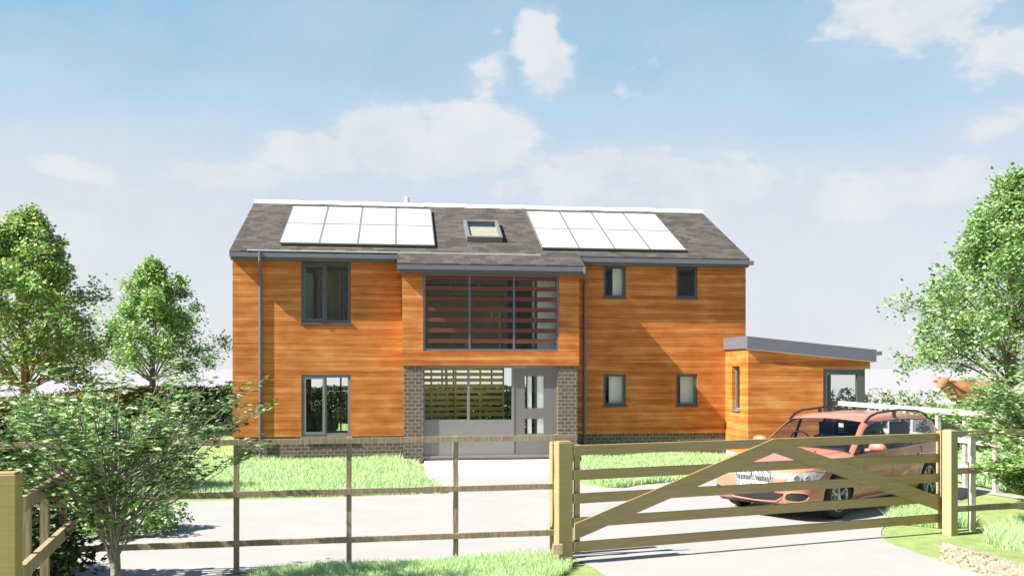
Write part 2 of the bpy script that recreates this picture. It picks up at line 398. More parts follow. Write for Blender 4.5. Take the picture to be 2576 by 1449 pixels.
# ---------------------------------------------------------------- grass blades
def inpoly(px, py, poly):
    r = np.zeros(len(px), bool); n = len(poly); j = n-1
    for i in range(n):
        xi, yi = poly[i]; xj, yj = poly[j]
        c = ((yi > py) != (yj > py)) & (px < (xj-xi)*(py-yi)/((yj-yi) or 1e-9)+xi)
        r ^= c; j = i
    return r
def grass(name, poly, n, h, w, z=0.0, seed=1, label='short bright grass', mat='blade', edge=None):
    rs = np.random.RandomState(seed); P = np.array(poly)
    lo, hi = P.min(0), P.max(0)
    x = rs.uniform(lo[0], hi[0], n*3); y = rs.uniform(lo[1], hi[1], n*3)
    k = inpoly(x, y, poly); x, y = x[k][:n], y[k][:n]; n = len(x)
    # clumps: height follows a slow wave
    hh = h*(.55+.45*np.sin(x*1.9+np.sin(y*2.3)*1.3)*np.sin(y*2.6+1.1*np.sin(x*1.2)))*.5+h*.55
    hh = hh*rs.uniform(.6, 1.25, n)
    a = rs.uniform(0, PI, n); lean = rs.normal(0, .35, (n, 2))*hh[:, None]
    ww = w*rs.uniform(.7, 1.3, n)
    dx, dy = np.cos(a)*ww/2, np.sin(a)*ww/2
    V = np.zeros((n, 5, 3))
    V[:, 0] = np.stack([x-dx, y-dy, np.full(n, z)], 1); V[:, 1] = np.stack([x+dx, y+dy, np.full(n, z)], 1)
    V[:, 2] = np.stack([x+dx*.7+lean[:, 0]*.35, y+dy*.7+lean[:, 1]*.35, z+hh*.6], 1)
    V[:, 3] = np.stack([x-dx*.7+lean[:, 0]*.35, y-dy*.7+lean[:, 1]*.35, z+hh*.6], 1)
    V[:, 4] = np.stack([x+lean[:, 0], y+lean[:, 1], z+hh], 1)
    base = np.arange(n)[:, None]*5
    L = np.concatenate([base+np.array([[0, 1, 2, 3]]), base+np.array([[3, 2, 4]])], 1).ravel()
    S = np.tile([4, 3], n)
    o = np_mesh(name, V.reshape(-1, 3), L, S, M[mat])
    tag(o, label, 'grass', kind='stuff'); return o
EY = 21.3
g1 = [gp(300, 1168), (kx(585, EY), EY-.03), (kx(1012, 20.7), EY-.03), (kx(1012, 20.7), 20.6), (kx(1045, 20.3), 20.2), gp(1052, 1190), gp(1072, 1215), gp(1128, 1238), gp(1105, 1241), gp(1019, 1242), gp(852, 1247), gp(517, 1254), gp(250, 1256)]
grass('grass', g1, 42000, .17, .022, seed=3, label='pale bright grass between the drive and the left half of the house')
g2 = [gp(1466, 1162), (kx(1465, 20.9), EY-.03), (kx(1824, EY), EY-.03), gp(1840, 1148), gp(1838, 1175), gp(1826, 1198), gp(1782, 1202), gp(1679, 1212), gp(1608, 1218), gp(1565, 1226), gp(1522, 1224), gp(1478, 1210), gp(1462, 1190)]
grass('grass', g2, 26000, .17, .022, seed=4, label='pale bright grass below the small windows right of the porch')
g3 = [gp(640, 1447), gp(800, 1437), gp(1000, 1425), gp(1150, 1418), gp(1400, 1406), gp(1440, 1428), gp(1400, 1460), gp(1200, 1520), gp(560, 1560)]
grass('grass', g3, 30000, .13, .010, seed=5, label='tufty grass at the foot of the brown front fence')
g4 = [gp(2228, 1318), gp(2240, 1305), gp(2300, 1293), gp(2380, 1285), gp(2440, 1290), gp(2450, 1325), gp(2380, 1330), gp(2300, 1322)]
grass('grass', g4, 7000, .17, .014, seed=6, label='grass tufts behind the right end of the gate')
def hbank(px, py): return gp(px, py, .23)
g5 = [hbank(2480, 1325), hbank(2600, 1300), hbank(2700, 1370), hbank(2600, 1385), hbank(2500, 1365), hbank(2480, 1350)]
grass('grass', g5, 5000, .20, .012, z=.12, seed=7, label='long grass tufts under the right hand shrub on the bank')
g6 = [W(-13, 22), W(-12.6, 34), W(-5.6, 34), W(-5.9, 21.9)]
grass('grass', g6, 42000, .12, .045, seed=8, label='sunny lawn beside the dark hedge left of the house')
g7 = [gp(150, 1240), gp(250, 1256), gp(500, 1254), gp(585, 1252), gp(585, 1175), gp(300, 1168), W(-13, 22.2), W(-14, 17)]
grass('grass', g7, 30000, .13, .025, seed=9, label='bright lawn behind the left shrub')
g8 = [W(9.1, 13.6), W(14, 15), W(14, 24), W(8.1, 24)]
grass('grass', g8, 22000, .12, .04, seed=10, label='bright paddock grass behind the pale boundary fence')

# raised bank with stone edge at the gate
bk = [gp(2366, 1411), gp(2576, 1477), W(5.5, 5.5), W(12, 6), W(12, 12.2), gp(2445, 1345)]
bank_poly = [gp(2366, 1411), gp(2590, 1482), W(7.5, 6.0), W(11, 7.5), W(10, 12.0), gp(2480, 1318), gp(2440, 1352)]
n = len(bank_poly); zbk = [.216, .216, .216, .18, .05, -.004, -.004]
mb = MB(); nb = 14; vs = []
A0, A1 = np.array(bank_poly[0]), np.array(bank_poly[1]); B0, B1 = np.array(bank_poly[6]), np.array(bank_poly[4])
rsb = random.Random(5)
for i in range(nb+1):
    for j in range(nb+1):
        u, v = i/nb, j/nb; fr = A0+(A1-A0)*u*2.2; bk_ = B0+(B1-B0)*u*1.2; p = fr+(bk_-fr)*v
        vs.append((p[0], p[1], .216*(1-v**1.3)*(1 if v else 1)-.006*v+(rsb.uniform(-.006, .006) if 0 < v < 1 else 0)))
mb.add(vs, [(i*(nb+1)+j, (i+1)*(nb+1)+j, (i+1)*(nb+1)+j+1, i*(nb+1)+j+1) for i in range(nb) for j in range(nb)])
k = len(vs); left = [vs[j] for j in range(nb+1)]
mb.add(left+[(x, y, -.02) for x, y, z in left], [(j, j+1, nb+2+j, nb+1+j) for j in range(nb)])
o = mb.build('grass_bank', M['lawn'], recalc=False, smooth=True)
tag(o, kind='structure')
bm = MB()
q0 = Vector(gp(2366, 1411)); q1 = Vector(gp(2590, 1482)); q2 = Vector(gp(2440, 1352))
def rough_wall(mb, a, b, thick, h, seed):
    rs = random.Random(seed); d = (b-a); L = d.length; d.normalize(); nn = Vector((d.y, -d.x))
    nu, nv = max(2, int(L/.045)), 6
    g = []
    for j in range(nv+1):
        for i in range(nu+1):
            p = a+d*(L*i/nu)+nn*(rs.uniform(-.012, .02)+.012*(1-j/nv))
            g.append((p.x, p.y, h*j/nv+rs.uniform(-.004, .004)*(j < nv)))
    fs = [(j*(nu+1)+i, j*(nu+1)+i+1, (j+1)*(nu+1)+i+1, (j+1)*(nu+1)+i) for j in range(nv) for i in range(nu)]
    k = len(g)
    for i in range(nu+1):
        p = a+d*(L*i/nu)-nn*thick; g.append((p.x, p.y, h))
    for i in range(nu): fs.append((nv*(nu+1)+i, nv*(nu+1)+i+1, k+i+1, k+i))
    mb.add(g, fs)
rough_wall(bm, q0, q0+(q1-q0)*2.2, .05, .222, 1)
o = bm.build('stone_edging', M['stone'], recalc=False)
tag(o, 'rough pebbly stone edging holding up the grass bank by the right gate post', 'edging')

# ---------------------------------------------------------------- the house
YF, YB, YE, YEB, YR = 21.3, 20.7, 20.97, 20.37, 24.55
SL = .4986; ZE = 4.91; ZR = ZE+SL*(YR-YE); YK = 2*YR-YE; YBK = 2*YR-YF
XL = kx(585, YF); XRt = kx(1876, YF); XA = kx(1825, YF)
BX0 = kx(1012, YB); BX1 = kx(1457, YB)
ZC = .6
H = thing('house', 'two storey orange timber house with slate roof, solar panels coloured white for sky glare and a brown brick base', 'house', ((XL+XRt)/2, YF, 0))
def part(mb, name, mat, par=H, **k): return mb.build(name, M[mat] if isinstance(mat, str) else mat, par, **k)

def rect(px0, px1, py0, py1, Y):
    return (kx(px0, Y), kx(px1, Y), kz((px0+px1)/2, py1, Y), kz((px0+px1)/2, py0, Y))
wins = {'ul': rect(758, 882.3, 656.5, 812, YF), 'll': rect(758, 882.3, 942, 1097.5, YF),
        'u1': rect(1518, 1574, 668.5, 749, YF), 'u2': rect(1700.5, 1754, 671.4, 750.5, YF),
        'l1': rect(1518, 1574, 940.5, 1020.5, YF), 'l2': rect(1700.5, 1754, 940.5, 1020.5, YF)}
ZW = 4.83
wins['ul'] = (*wins['ul'][:3], min(wins['ul'][3], 4.71))
w = MB(); w.wall('y', YF, YF+.3, XL, BX0+.12, ZC, ZW, [wins['ul'], wins['ll']]); part(w, 'front_wall', 'clad')
w = MB(); w.wall('y', YF, YF+.3, BX1-.12, XRt, ZC, ZW, [wins['u1'], wins['u2'], wins['l1'], wins['l2']]); part(w, 'front_wall', 'clad')
# plinth
for a_, b_ in ((XL+.03, BX0+.05), (BX1-.05, XRt-.03)):
    w = MB(); w.box(a_, b_, YF+.03, YF+.3, -.1, ZC-.002); part(w, 'brick_plinth', 'brick')
# gables, rear wall
for nm, x0, x1 in (('gable_wall', XL, XL+.3), ('gable_wall', XRt-.3, XRt)):
    w = MB(); ya, yb = YF+.303, YBK-.303
    prof = [(ya, 0), (yb, 0), (yb, ZE+SL*(YK-yb)-.17), (YR, ZR-.17), (ya, ZE+SL*(ya-YE)-.17)]
    w.add([(x0, y, z) for y, z in prof]+[(x1, y, z) for y, z in prof],
          [tuple(range(5)), tuple(range(9, 4, -1))]+[(i, (i+1) % 5, 5+(i+1) % 5, 5+i) for i in range(5)])
    part(w, nm, 'clad')
LRX0, LRX1 = -2.75, -.85
rear_holes = [(LRX0, LRX1, .22, 2.15), (.5, 4.0, .3, 2.3), (5.2, 7.6, .9, 2.2), (1.2, 3.2, 3.0, 4.2), (-2.6, -1.2, 3.2, 4.2)]
w = MB(); w.wall('y', YBK-.3, YBK, XL, XRt, 0, ZW, rear_holes); part(w, 'rear_wall', 'clad')
# roof: front slope with the extension over the bay, rear slope
RL, RR = kx(577, YE), kx(1886, YE); BL, BR = kx(999, YEB), kx(1471, YEB)
zt = lambda x, y: ZE+SL*(y-YE); zb = lambda x, y: zt(x, y)-.045
w = MB(); w.prism([(RL, YE), (BL, YE), (BL, YEB), (BR, YEB), (BR, YE), (RR, YE), (RR, YR), (RL, YR)], zb, zt)
w.prism([(RL, YR+.001), (RR, YR+.001), (RR, YK), (RL, YK)], lambda x, y: ZE+SL*(YK-y)-.045, lambda x, y: ZE+SL*(YK-y))
roof = part(w, 'roof', 'slate')
# ridge tiles: a run of slightly uneven white caps
w = MB(); rs = random.Random(4); nseg = 22
for i in range(nseg):
    a = RL+(RR-RL)*i/nseg; b = RL+(RR-RL)*(i+1)/nseg+.03; h = rs.uniform(-.012, .004); t = rs.uniform(-.008, .008)
    prof = [(-.13, -.06), (-.11, .01), (0, .055), (.11, .01), (.13, -.06)]
    vs = [(a, YR+y, ZR+z+h+t) for y, z in prof]+[(b, YR+y, ZR+z+h-t) for y, z in prof]
    w.add(vs, [(4, 3, 2, 1, 0), (5, 6, 7, 8, 9)]+[(j, j+1, 6+j, 5+j) for j in range(4)])
part(w, 'ridge_cap', 'ridge', roof)
w = MB(); w.tube([(kx(1024, YR+.6), YR+.6, ZR-.4), (kx(1024, YR+.6), YR+.6, kz(1024, 497, YR+.6))], .075, 16)
part(w, 'flue_pipe', 'white', roof, smooth=False)
w = MB(); w.box(RL+.4, kx(1360, YE), YE-.012, YE+.02, ZE+.002, ZE+.016); part(w, 'flashing', 'ridge', roof)
# gutters, fascias, soffits
for x0, x1, y, drop in ((RL, BL, YE, 0), (BL, BR, YEB, -SL*.6), (BR+.005, RR, YE, 0)):
    z = ZE+drop
    g = MB(); g.box(x0, x1, y-.02, y+.09, z-.145, z-.047)
    part(g, 'gutter', 'gutter')
    f = MB(); f.box(x0+.02, x1-.02, y+.02, y+.10, z-.215, z-.146)
    if y == YEB: f.box(x0+.02, x1-.02, y+.101, YB+.01, z-.20, z-.15)
    else: f.box(x0+.02, x1-.02, y+.101, YF+.02, z-.20, z-.15)
    part(f, 'fascia_board', 'fascia')
for xx in (BL+.02, BR-.05):
    f = MB(); f.prism([(xx, YEB+.102), (xx+.03, YEB+.102), (xx+.03, YF-.002), (xx, YF-.002)], lambda x, y: zt(x, y)-.21, lambda x, y: zt(x, y)-.047)
    part(f, 'barge_board', 'fascia')
g = MB(); g.box(RR+.002, RR+.09, YE-.04, YE+.07, ZE-.16, ZE-.06); part(g, 'gutter_end', 'gutter')
# down pipes
for px, ytop, yw, gx in ((655, YE, YF, 655), (1471, YEB, YF, 1474)):
    x = kx(px, yw-.04)
    g = MB(); zt0 = ZE-.12 if px < 1000 else ZE-SL*.6-.12
    if px < 1000: xt = kx(654, ytop); g.tube([(xt, ytop-.035, zt0+.09), (xt, ytop-.035, zt0-.1), (x, yw-.038, zt0-.42), (x, yw-.038, zt0-.5), (x, yw-.038, -.02)], .036, 12)
    else: xt = kx(1471, ytop); g.tube([(xt, ytop-.03, zt0+.09), (xt, ytop-.03, zt0-.05), (x, yw-.038, zt0-.22), (x, yw-.038, -.02)], .036, 12)
    part(g, 'downpipe', 'gutter', smooth=False)

# bay on the upper storey
bw = rect(1064.7, 1406.4, 685, 883.3, YB)
bw = (bw[0], bw[1], bw[2], 4.42)
ZBB = kz(1020, 919, YB)
w = MB(); w.wall('y', YB, YB+.16, BX0, BX1, ZBB, 4.46, [bw])
w.box(BX0, BX0+.14, YB+.161, YF-.002, ZBB, 4.46); w.box(BX1-.14, BX1, YB+.161, YF-.002, ZBB, 4.46)
w.box(BX0+.141, BX1-.141, YB+.161, YF-.002, ZBB, ZBB+.05)
part(w, 'bay_wall', 'clad')
# brick piers
for a, b in ((1015.5, 1064.5), (1404, 1452.3)):
    w = MB(); w.box(kx(a, YB+.03), kx(b, YB+.03), YB+.03, YF+.31, -.1, ZBB-.002); part(w, 'brick_pier', 'brick')

def window(name, r, Y, fw, mulls, mat, depth=.07, sash=None, sill=True, pane_y=.035, par=H, glass='glass', silld=.05):
    x0, x1, z0, z1 = r
    holes = []; xs = [x0]+[m for m in mulls]+[x1]
    edges = []
    e = x0+fw
    for m in mulls: edges.append((e, m-fw*.4)); e = m+fw*.4
    edges.append((e, x1-fw))
    holes = [(a, b, z0+fw, z1-fw) for a, b in edges]
    w = MB(); w.wall('y', Y, Y+depth, x0+.002, x1-.002, z0+.002, z1-.002, holes)
    if sash is not None:
        for s in sash:
            a, b = edges[s]; w.wall('y', Y-.012, Y-.001, a-.02, b+.02, z0+fw-.02, z1-fw+.02, [(a+.035, b-.035, z0+fw+.035, z1-fw-.035)])
    if sill: w.box(x0-.02, x1+.03, Y-silld, Y-.001, z0-.035, z0+.001)
    f = w.build(name, M[mat], par)
    for h in holes:
        g = MB(); g.box(h[0]-.004, h[1]+.004, Y+pane_y, Y+pane_y+.008, h[2]-.004, h[3]+.004)
        g.build('pane', M[glass], f)
    return f
window('window', wins['ul'], YF+.03, .072, [kx(818, YF)], 'frame', sash=[0], silld=.06)
window('window', wins['ll'], YF+.03, .072, [kx(818, YF)], 'frame_light', sash=[0], silld=.06)
for k in ('u1', 'u2'): window('window', wins[k], YF+.03, .062, [], 'frame', silld=.06)
for k in ('l1', 'l2'): window('window', wins[k], YF+.03, .062, [], 'frame', silld=.06)
bayf = window('bay_window', bw, YB+.02, .052, [kx(1181.4, YB), kx(1293.3, YB)], 'gutter', depth=.10, sill=False, pane_y=.075)
w = MB()
mx = [bw[0]+.052, kx(1181.4, YB)-.021, kx(1181.4, YB)+.021, kx(1293.3, YB)-.021, kx(1293.3, YB)+.021, bw[1]-.052]
ys = [697.5+i*26.6 for i in range(7)]
for y in ys:
    zc = kz(1120, y, YB)
    for a, b in ((0, 1), (2, 3), (4, 5)): w.box(mx[a]+.001, mx[b]-.001, YB+.03, YB+.075, zc-.052, zc+.048)
part(w, 'louvre_screen', 'louvre', bayf)

# entrance screen in the recess below the bay
YS = YB+.12
ex0, ex1 = kx(1064.5, YS)+.002, kx(1404, YS)-.002
g0 = rect(1068.3, 1175.6, 925, 1055.4, YS); g1_ = rect(1181.4, 1287.5, 925, 1055.4, YS)
dr = rect(1293.5, 1398.5, 924, 1141, YS)
zs0 = kz(1200, 1146, YS)
w = MB(); w.wall('y', YS, YS+.07, ex0, ex1, zs0, ZBB-.002, [g0, g1_, dr])
w.box(ex0, ex1, YS-.05, YS-.001, zs0-.04, zs0+.012)
es = part(w, 'entrance_screen', 'frame_light')
for r in (g0, g1_):
    g = MB(); g.box(r[0]-.003, r[1]+.003, YS+.03, YS+.038, r[2]-.003, r[3]+.003); g.build('pane', M['glass'], es)
w = MB(); w.box(ex0, ex1, YS-.02, YS+.3, -.1, zs0-.041); part(w, 'brick_step', 'brick')
d1 = rect(1320.5, 1369, 946, 1026.5, YS); d2 = rect(1320.5, 1369, 1053, 1091, YS)
w = MB(); w.wall('y', YS+.012, YS+.058, dr[0]+.004, dr[1]-.004, dr[2]+.004, dr[3]-.004, [d1, d2])
door = part(w, 'front_door', 'door')
for r in (d1, d2):
    g = MB(); g.box(r[0], r[1], YS+.03, YS+.036, r[2], r[3]); g.build('pane', M['glass'], door)
    g = MB()
    for a, b in ((1327.5, 1338), (1352, 1368)): g.box(kx(a, YS), kx(b, YS), YS+.038, YS+.05, r[2], r[3])
    g.build('reflection_strip', M['white'], door)  # opaque white strips stand in for white reflections in the door glass

# interior
M['blindcloth'] = plain('pale_blind_cloth', (.74, .76, .68), .85, var=.02)
ZF1 = 2.55
w = MB(); w.box(XL+.31, XRt-.31, YF+.31, YBK-.31, .02, .15); part(w, 'ground_floor', 'int_floor')
w = MB(); w.box(XL+.31, BX0-.06, YF+.31, YBK-.31, ZF1-.2, ZF1); w.box(BX1+.06, XRt-.31, YF+.31, YBK-.31, ZF1-.2, ZF1)
w.box(BX0+.17, BX1-.17, YB+.17, YB+1.9, ZBB+.06, ZF1-.02)
w.box(BX0+.17, BX1-.17, 25.2, YBK-.31, ZF1-.2, ZF1-.02); part(w, 'upper_floor', 'int_wall')
w = MB(); w.box(XL+.31, XRt-.31, YF+.31, YBK-.31, ZW-.12, ZW-.05); w.box(BX0+.15, BX1-.15, YB+.17, YF+.30, 4.45, 4.49); part(w, 'ceiling', 'int_wall')
w = MB()
w.box(BX0-.05, BX0+.05, YF+.31, YBK-.31, .15, ZW-.13); part(w, 'partition_wall', 'int_wall'); w = MB(); w.box(BX1-.05, BX1+.05, YF+.31, YBK-.31, .15, ZW-.13)
part(w, 'partition_wall', 'int_wall')
# left rooms
w = MB(); w.box(-3.45, -3.35, YF+.9, YBK-.31, .16, ZF1-.21); part(w, 'partition_wall', 'int_wall'); w = MB(); w.box(-3.34, -2.9, 24.2, 24.3, .16, ZF1-.21); part(w, 'partition_wall', 'int_wall')
w = MB(); w.box(-2.9, -2.74, 24.2, 24.32, .16, ZF1-.21); part(w, 'timber_jamb', 'louvre')
w = MB()
n = 60; cy = YF+.75; vs = []
cxa, cxb = kx(797, YF+.75), kx(885, YF+.75)
for i in range(n+1):
    x = cxa+(cxb-cxa)*i/n; y = cy+.035*math.sin(i*1.35)+.01*math.sin(i*.6)
    vs += [(x, y, ZF1+.05), (x, y, 4.58)]
w.add(vs, [(2*i, 2*i+2, 2*i+3, 2*i+1) for i in range(n)])
w.add([(v[0], v[1]+.012, v[2]) for v in vs], [(2*i, 2*i+1, 2*i+3, 2*i+2) for i in range(n)])
part(w, 'curtain', 'curtain', recalc=False)
w = MB(); w.box(kx(758, YF+1), kx(789, YF+1), YF+1.0, YF+1.05, ZF1, 4.55); part(w, 'interior_door', 'pale_green')
w = MB(); w.box(kx(789, YF+.95), kx(797, YF+.95), YF+.92, YF+1.0, ZF1, 4.55); part(w, 'timber_jamb', 'louvre')
# rear glazing frames
for r, ms in ((rear_holes[0], [-1.8]), (rear_holes[1], [1.65, 2.85]), (rear_holes[3], [2.2])):
    window('rear_window', r, YBK-.2, .06, ms, 'frame_light', sill=False)
# stair screen of olive boards, ground and upper
w = MB(); YSC = 22.0; xs0, xs1 = BX0+.08, kx(1268, YSC)
for z in [1.02+.142*i for i in range(10)]: w.box(xs0, xs1, YSC, YSC+.025, z, z+.086)
part(w, 'stair_screen', 'olive')
w = MB()
for i in range(5):
    x = kx((1085, 1146, 1208, 1266, 1266)[i], YSC)-.001*(i == 4); w.box(x-.022, x+.022, YSC-.03, YSC-.001, .2, 2.25)
    if i == 3: break
for px in (1073, 1143, 1214, 1284): 
    pass
part(w, 'screen_post', 'olive')
w = MB(); ux1 = kx(1300, 23.2)
for z in [2.62+.30*i for i in range(7)]: w.box(BX0+.08, ux1-.25, 23.35, 23.38, z, z+.225)
for px in (1092, 1163, 1234, 1303): 
    x = kx(px-30, 23.3); w.box(x-.03, x+.03, 23.31, 23.349, 2.5, 4.6)
part(w, 'landing_screen', 'olive_dark')
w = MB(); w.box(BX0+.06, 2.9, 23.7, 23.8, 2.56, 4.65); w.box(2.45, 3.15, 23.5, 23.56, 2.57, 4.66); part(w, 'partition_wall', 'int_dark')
w = MB(); w.box(kx(1352, 21.15), BX1-.16, 21.15, 21.2, 2.35, 4.44); part(w, 'partition_wall', 'white')
w = MB(); w.box(kx(1339, 21.6), kx(1345, 21.6), 21.6, 21.65, 2.35, 4.44); part(w, 'timber_jamb', 'white')
w = MB()
def P3(px, py, Y): return (kx(px, Y), Y, kz(px, py, Y))
for a, b in (((1237, 784), (1385, 784)), ((1237, 784), (1237, 800)), ((1237, 805), (1170, 870)), ((1257, 786), (1257, 880)), ((1384, 784), (1384, 880))):
    w.tube([P3(*a, 22.0), P3(*b, 22.0)], .018, 8)
part(w, 'stair_handrail', 'steel'); w = MB()
w.tube([P3(1112, 925, 22.3), P3(1112, 1045, 22.3)], .02, 8); w.tube([P3(1122, 925, 22.1), P3(1126, 1040, 22.1)], .03, 8)
part(w, 'steel_pole', 'steel')
# rooms behind the four small windows
for k_, pa_ in (('u1', 1541), ('l1', 1532), ('l2', 1711)):
    r_ = wins[k_]; w = MB(); w.box(kx(pa_, YF+.18), r_[1]-.004, YF+.18, YF+.19, r_[2]+.004, r_[3]-.004); part(w, 'blind', 'blindcloth')
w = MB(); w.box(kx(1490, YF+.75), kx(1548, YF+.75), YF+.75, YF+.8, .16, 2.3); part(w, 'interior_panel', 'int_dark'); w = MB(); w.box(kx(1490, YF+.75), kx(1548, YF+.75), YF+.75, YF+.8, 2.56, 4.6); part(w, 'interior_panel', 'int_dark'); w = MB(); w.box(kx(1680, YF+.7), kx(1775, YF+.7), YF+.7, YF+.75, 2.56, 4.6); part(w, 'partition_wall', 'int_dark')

# solar panels on the roof plane
def roofpt(px, py, off=0.0):
    # ray/roof-plane intersection
    dx, dy, dz = ST*F+CT*(px-CX), F*CT-ST*(px-CX), HZ-py
    # EYE + t*dz = ZE+off' + SL*(t*dy - YE)
    t = (ZE+off-SL*YE-EYE)/(dz-SL*dy)
    return Vector((t*dx, t*dy, EYE+t*dz))
def array_(x0, x1, y0, y1):
    """four by two panels in true size on the slope"""
    nrm = Vector((0, -SL, 1)).normalized()
    def S(x, y, o): p = Vector((x, y, ZE+SL*(y-YE)))+nrm*o; return p
    fr = MB()
    def slab(mb, a, b, c, d, o0, o1):
        vs = [S(a, c, o0), S(b, c, o0), S(b, d, o0), S(a, d, o0), S(a, c, o1), S(b, c, o1), S(b, d, o1), S(a, d, o1)]
        mb.add(vs, [(0,3,2,1),(4,5,6,7),(0,1,5,4),(1,2,6,5),(2,3,7,6),(3,0,4,7)])
    slab(fr, x0, x1, y0, y1, .03, .075)
    rack = part(fr, 'solar_array', 'panel_frame')
    for i in range(4):
        for j in range(2):
            pw, ph = (x1-x0-.06)/4, (y1-y0-.04)/2
            a = x0+.03+pw*i+(.03 if i else 0); b = x0+.03+pw*(i+1)-(.03 if i < 3 else 0)
            c = y0+.02+ph*j+(.042 if j else 0); d = y0+.02+ph*(j+1)-(.042 if j < 1 else 0)
            p = MB(); slab(p, a, b, c, d, .0752, .0785)
            p.build('solar_panel', M['panel'], rack)

yb_ = roofpt(900, 621).y; yt_ = roofpt(900, 529.5).y
array_(roofpt(703, 618).x, roofpt(1094, 623).x, yb_, yt_)
yb2 = roofpt(1545, 633).y; yt2 = roofpt(1480, 542).y
array_(roofpt(1363, 630).x, roofpt(1726, 636).x, yb2, yt2)
# roof window
M['linen'] = plain('linen_blind', (.46, .40, .28), .9, var=.04)
def roof_window():
    nrm = Vector((0, -SL, 1)).normalized()
    a = roofpt(1174.5, 608); b = roofpt(1264, 608); t = roofpt(1210, 566)
    x0, x1, y0, y1 = a.x, b.x, a.y, t.y
    def S(x, y, o): return Vector((x, y, ZE+SL*(y-YE)))+nrm*o
    def slab(mb, a, b, c, d, o0, o1):
        mb.add([S(a, c, o0), S(b, c, o0), S(b, d, o0), S(a, d, o0), S(a, c, o1), S(b, c, o1), S(b, d, o1), S(a, d, o1)],
               [(0,3,2,1),(4,5,6,7),(0,1,5,4),(1,2,6,5),(2,3,7,6),(3,0,4,7)])
    w = MB(); f = .075
    slab(w, x0, x1, y0, y0+f, .002, .13); slab(w, x0, x1, y1-f, y1, .002, .13)
    slab(w, x0, x0+f, y0+f+.001, y1-f-.001, .002, .13); slab(w, x1-f, x1, y0+f+.001, y1-f-.001, .002, .13)
    fr = part(w, 'roof_window', 'panel_frame')
    w = MB(); slab(w, x0+f, x1-f, y0+f, y1-f, .085, .095); w.build('pane', M['glass'], fr)
    w = MB(); slab(w, x0+f+.002, x1-f-.002, y0+f+.002, y1-f-.25, .004, .06)
    w.build('blind', M['linen'], fr)
roof_window()

# ---------------------------------------------------------------- annexe wing (part of the house)
YA = 19.85
AX1 = kx(2071, YA); AX2 = kx(2177, YA); AX3 = kx(2189, YA)
zf = lambda x: 2.946+(x-8.1)*(2.646-2.946)/(11.22-8.1)
YAB = 24.6
aw = (20.36, 20.86, kz(1850, 1031, 20.6), kz(1850, 921, 20.6))
w = MB()
zc0 = .18
# left side wall with the narrow window
w.wall('x', XA, XA+.25, YA, YF-.002, zc0, 2.66, [aw])
# front wall: sloping top, glazed corner left open
zt_ = lambda x: zf(x)-.27
hz = kz(2120, 928, YA)
w.add([(XA+.251, YA, zc0), (AX1, YA, zc0), (AX1, YA, zt_(AX1)), (XA+.251, YA, zt_(XA+.25)),
       (XA+.251, YA+.2, zc0), (AX1, YA+.2, zc0), (AX1, YA+.2, zt_(AX1)), (XA+.251, YA+.2, zt_(XA+.25))],
      [(0,1,2,3),(7,6,5,4),(0,4,5,1),(1,5,6,2),(2,6,7,3),(3,7,4,0)])
w.add([(AX1+.001, YA, hz), (AX3, YA, hz), (AX3, YA, zt_(AX3)), (AX1+.001, YA, zt_(AX1)),
       (AX1+.001, YA+.2, hz), (AX3, YA+.2, hz), (AX3, YA+.2, zt_(AX3)), (AX1+.001, YA+.2, zt_(AX1))],
      [(0,1,2,3),(7,6,5,4),(0,4,5,1),(1,5,6,2),(2,6,7,3),(3,7,4,0)])
w.box(AX3-.2, AX3, YA+.201, YAB, hz, zt_(AX3))
part(w, 'wing_wall', 'clad')
w = MB(); w.box(XRt+.002, XA+2.6, YAB-.2, YAB, .1, 2.4); part(w, 'wing_rear_wall', 'clad')
w = MB(); w.box(XA+.02, AX3-.02, YA+.02, YA+.22, -.1, zc0-.002); w.box(XA+.02, XA+.24, YA+.221, YF, -.1, zc0-.002); part(w, 'wing_plinth', 'white')
w = MB(); w.box(XA+.26, AX3-.03, YA+.23, YAB-.21, .05, .13); part(w, 'wing_floor', 'int_floor')
# roof with deep fascia
FX0, FX1, FY0 = XA-.05, kx(2205, YA-.08), YA-.08
w = MB()
zfl = lambda x, y: zf(x)-.06; ztl = lambda x, y: zf(x)-.03
w.prism([(FX0+.03, FY0+.03), (FX1-.03, FY0+.03), (FX1-.03, YAB+.05), (XRt+.003, YAB+.05), (XRt+.003, YF-.004), (FX0+.03, YF-.004)], zfl, ztl)
part(w, 'wing_roof', 'fascia')
w = MB()
for a, b in (((FX0, FY0), (FX1, FY0)), ):
    w.prism([(FX0, FY0), (FX1, FY0), (FX1, FY0+.028), (FX0, FY0+.028)], lambda x, y: zf(x)-.285, lambda x, y: zf(x))
w.prism([(FX0, FY0+.0285), (FX0+.028, FY0+.0285), (FX0+.028, YF-.003), (FX0, YF-.003)], lambda x, y: zf(FX0)-.285, lambda x, y: zf(FX0))
w.prism([(FX1-.028, FY0+.0285), (FX1, FY0+.0285), (FX1, YAB+.05), (FX1-.028, YAB+.05)], lambda x, y: zf(FX1)-.285, lambda x, y: zf(FX1))
part(w, 'wing_fascia', 'gutter')
w = MB(); w.prism([(FX0+.03, FY0+.03), (FX1-.03, FY0+.03), (FX1-.03, FY0+.2), (FX0+.03, FY0+.2)], lambda x, y: zf(x)-.30, lambda x, y: zf(x)-.272)
part(w, 'wing_soffit', 'white')
w = MB(); w.box(FX1+.002, FX1+.13, FY0-.02, YAB, zf(FX1)-.13, zf(FX1)-.04); part(w, 'gutter_end', 'gutter')
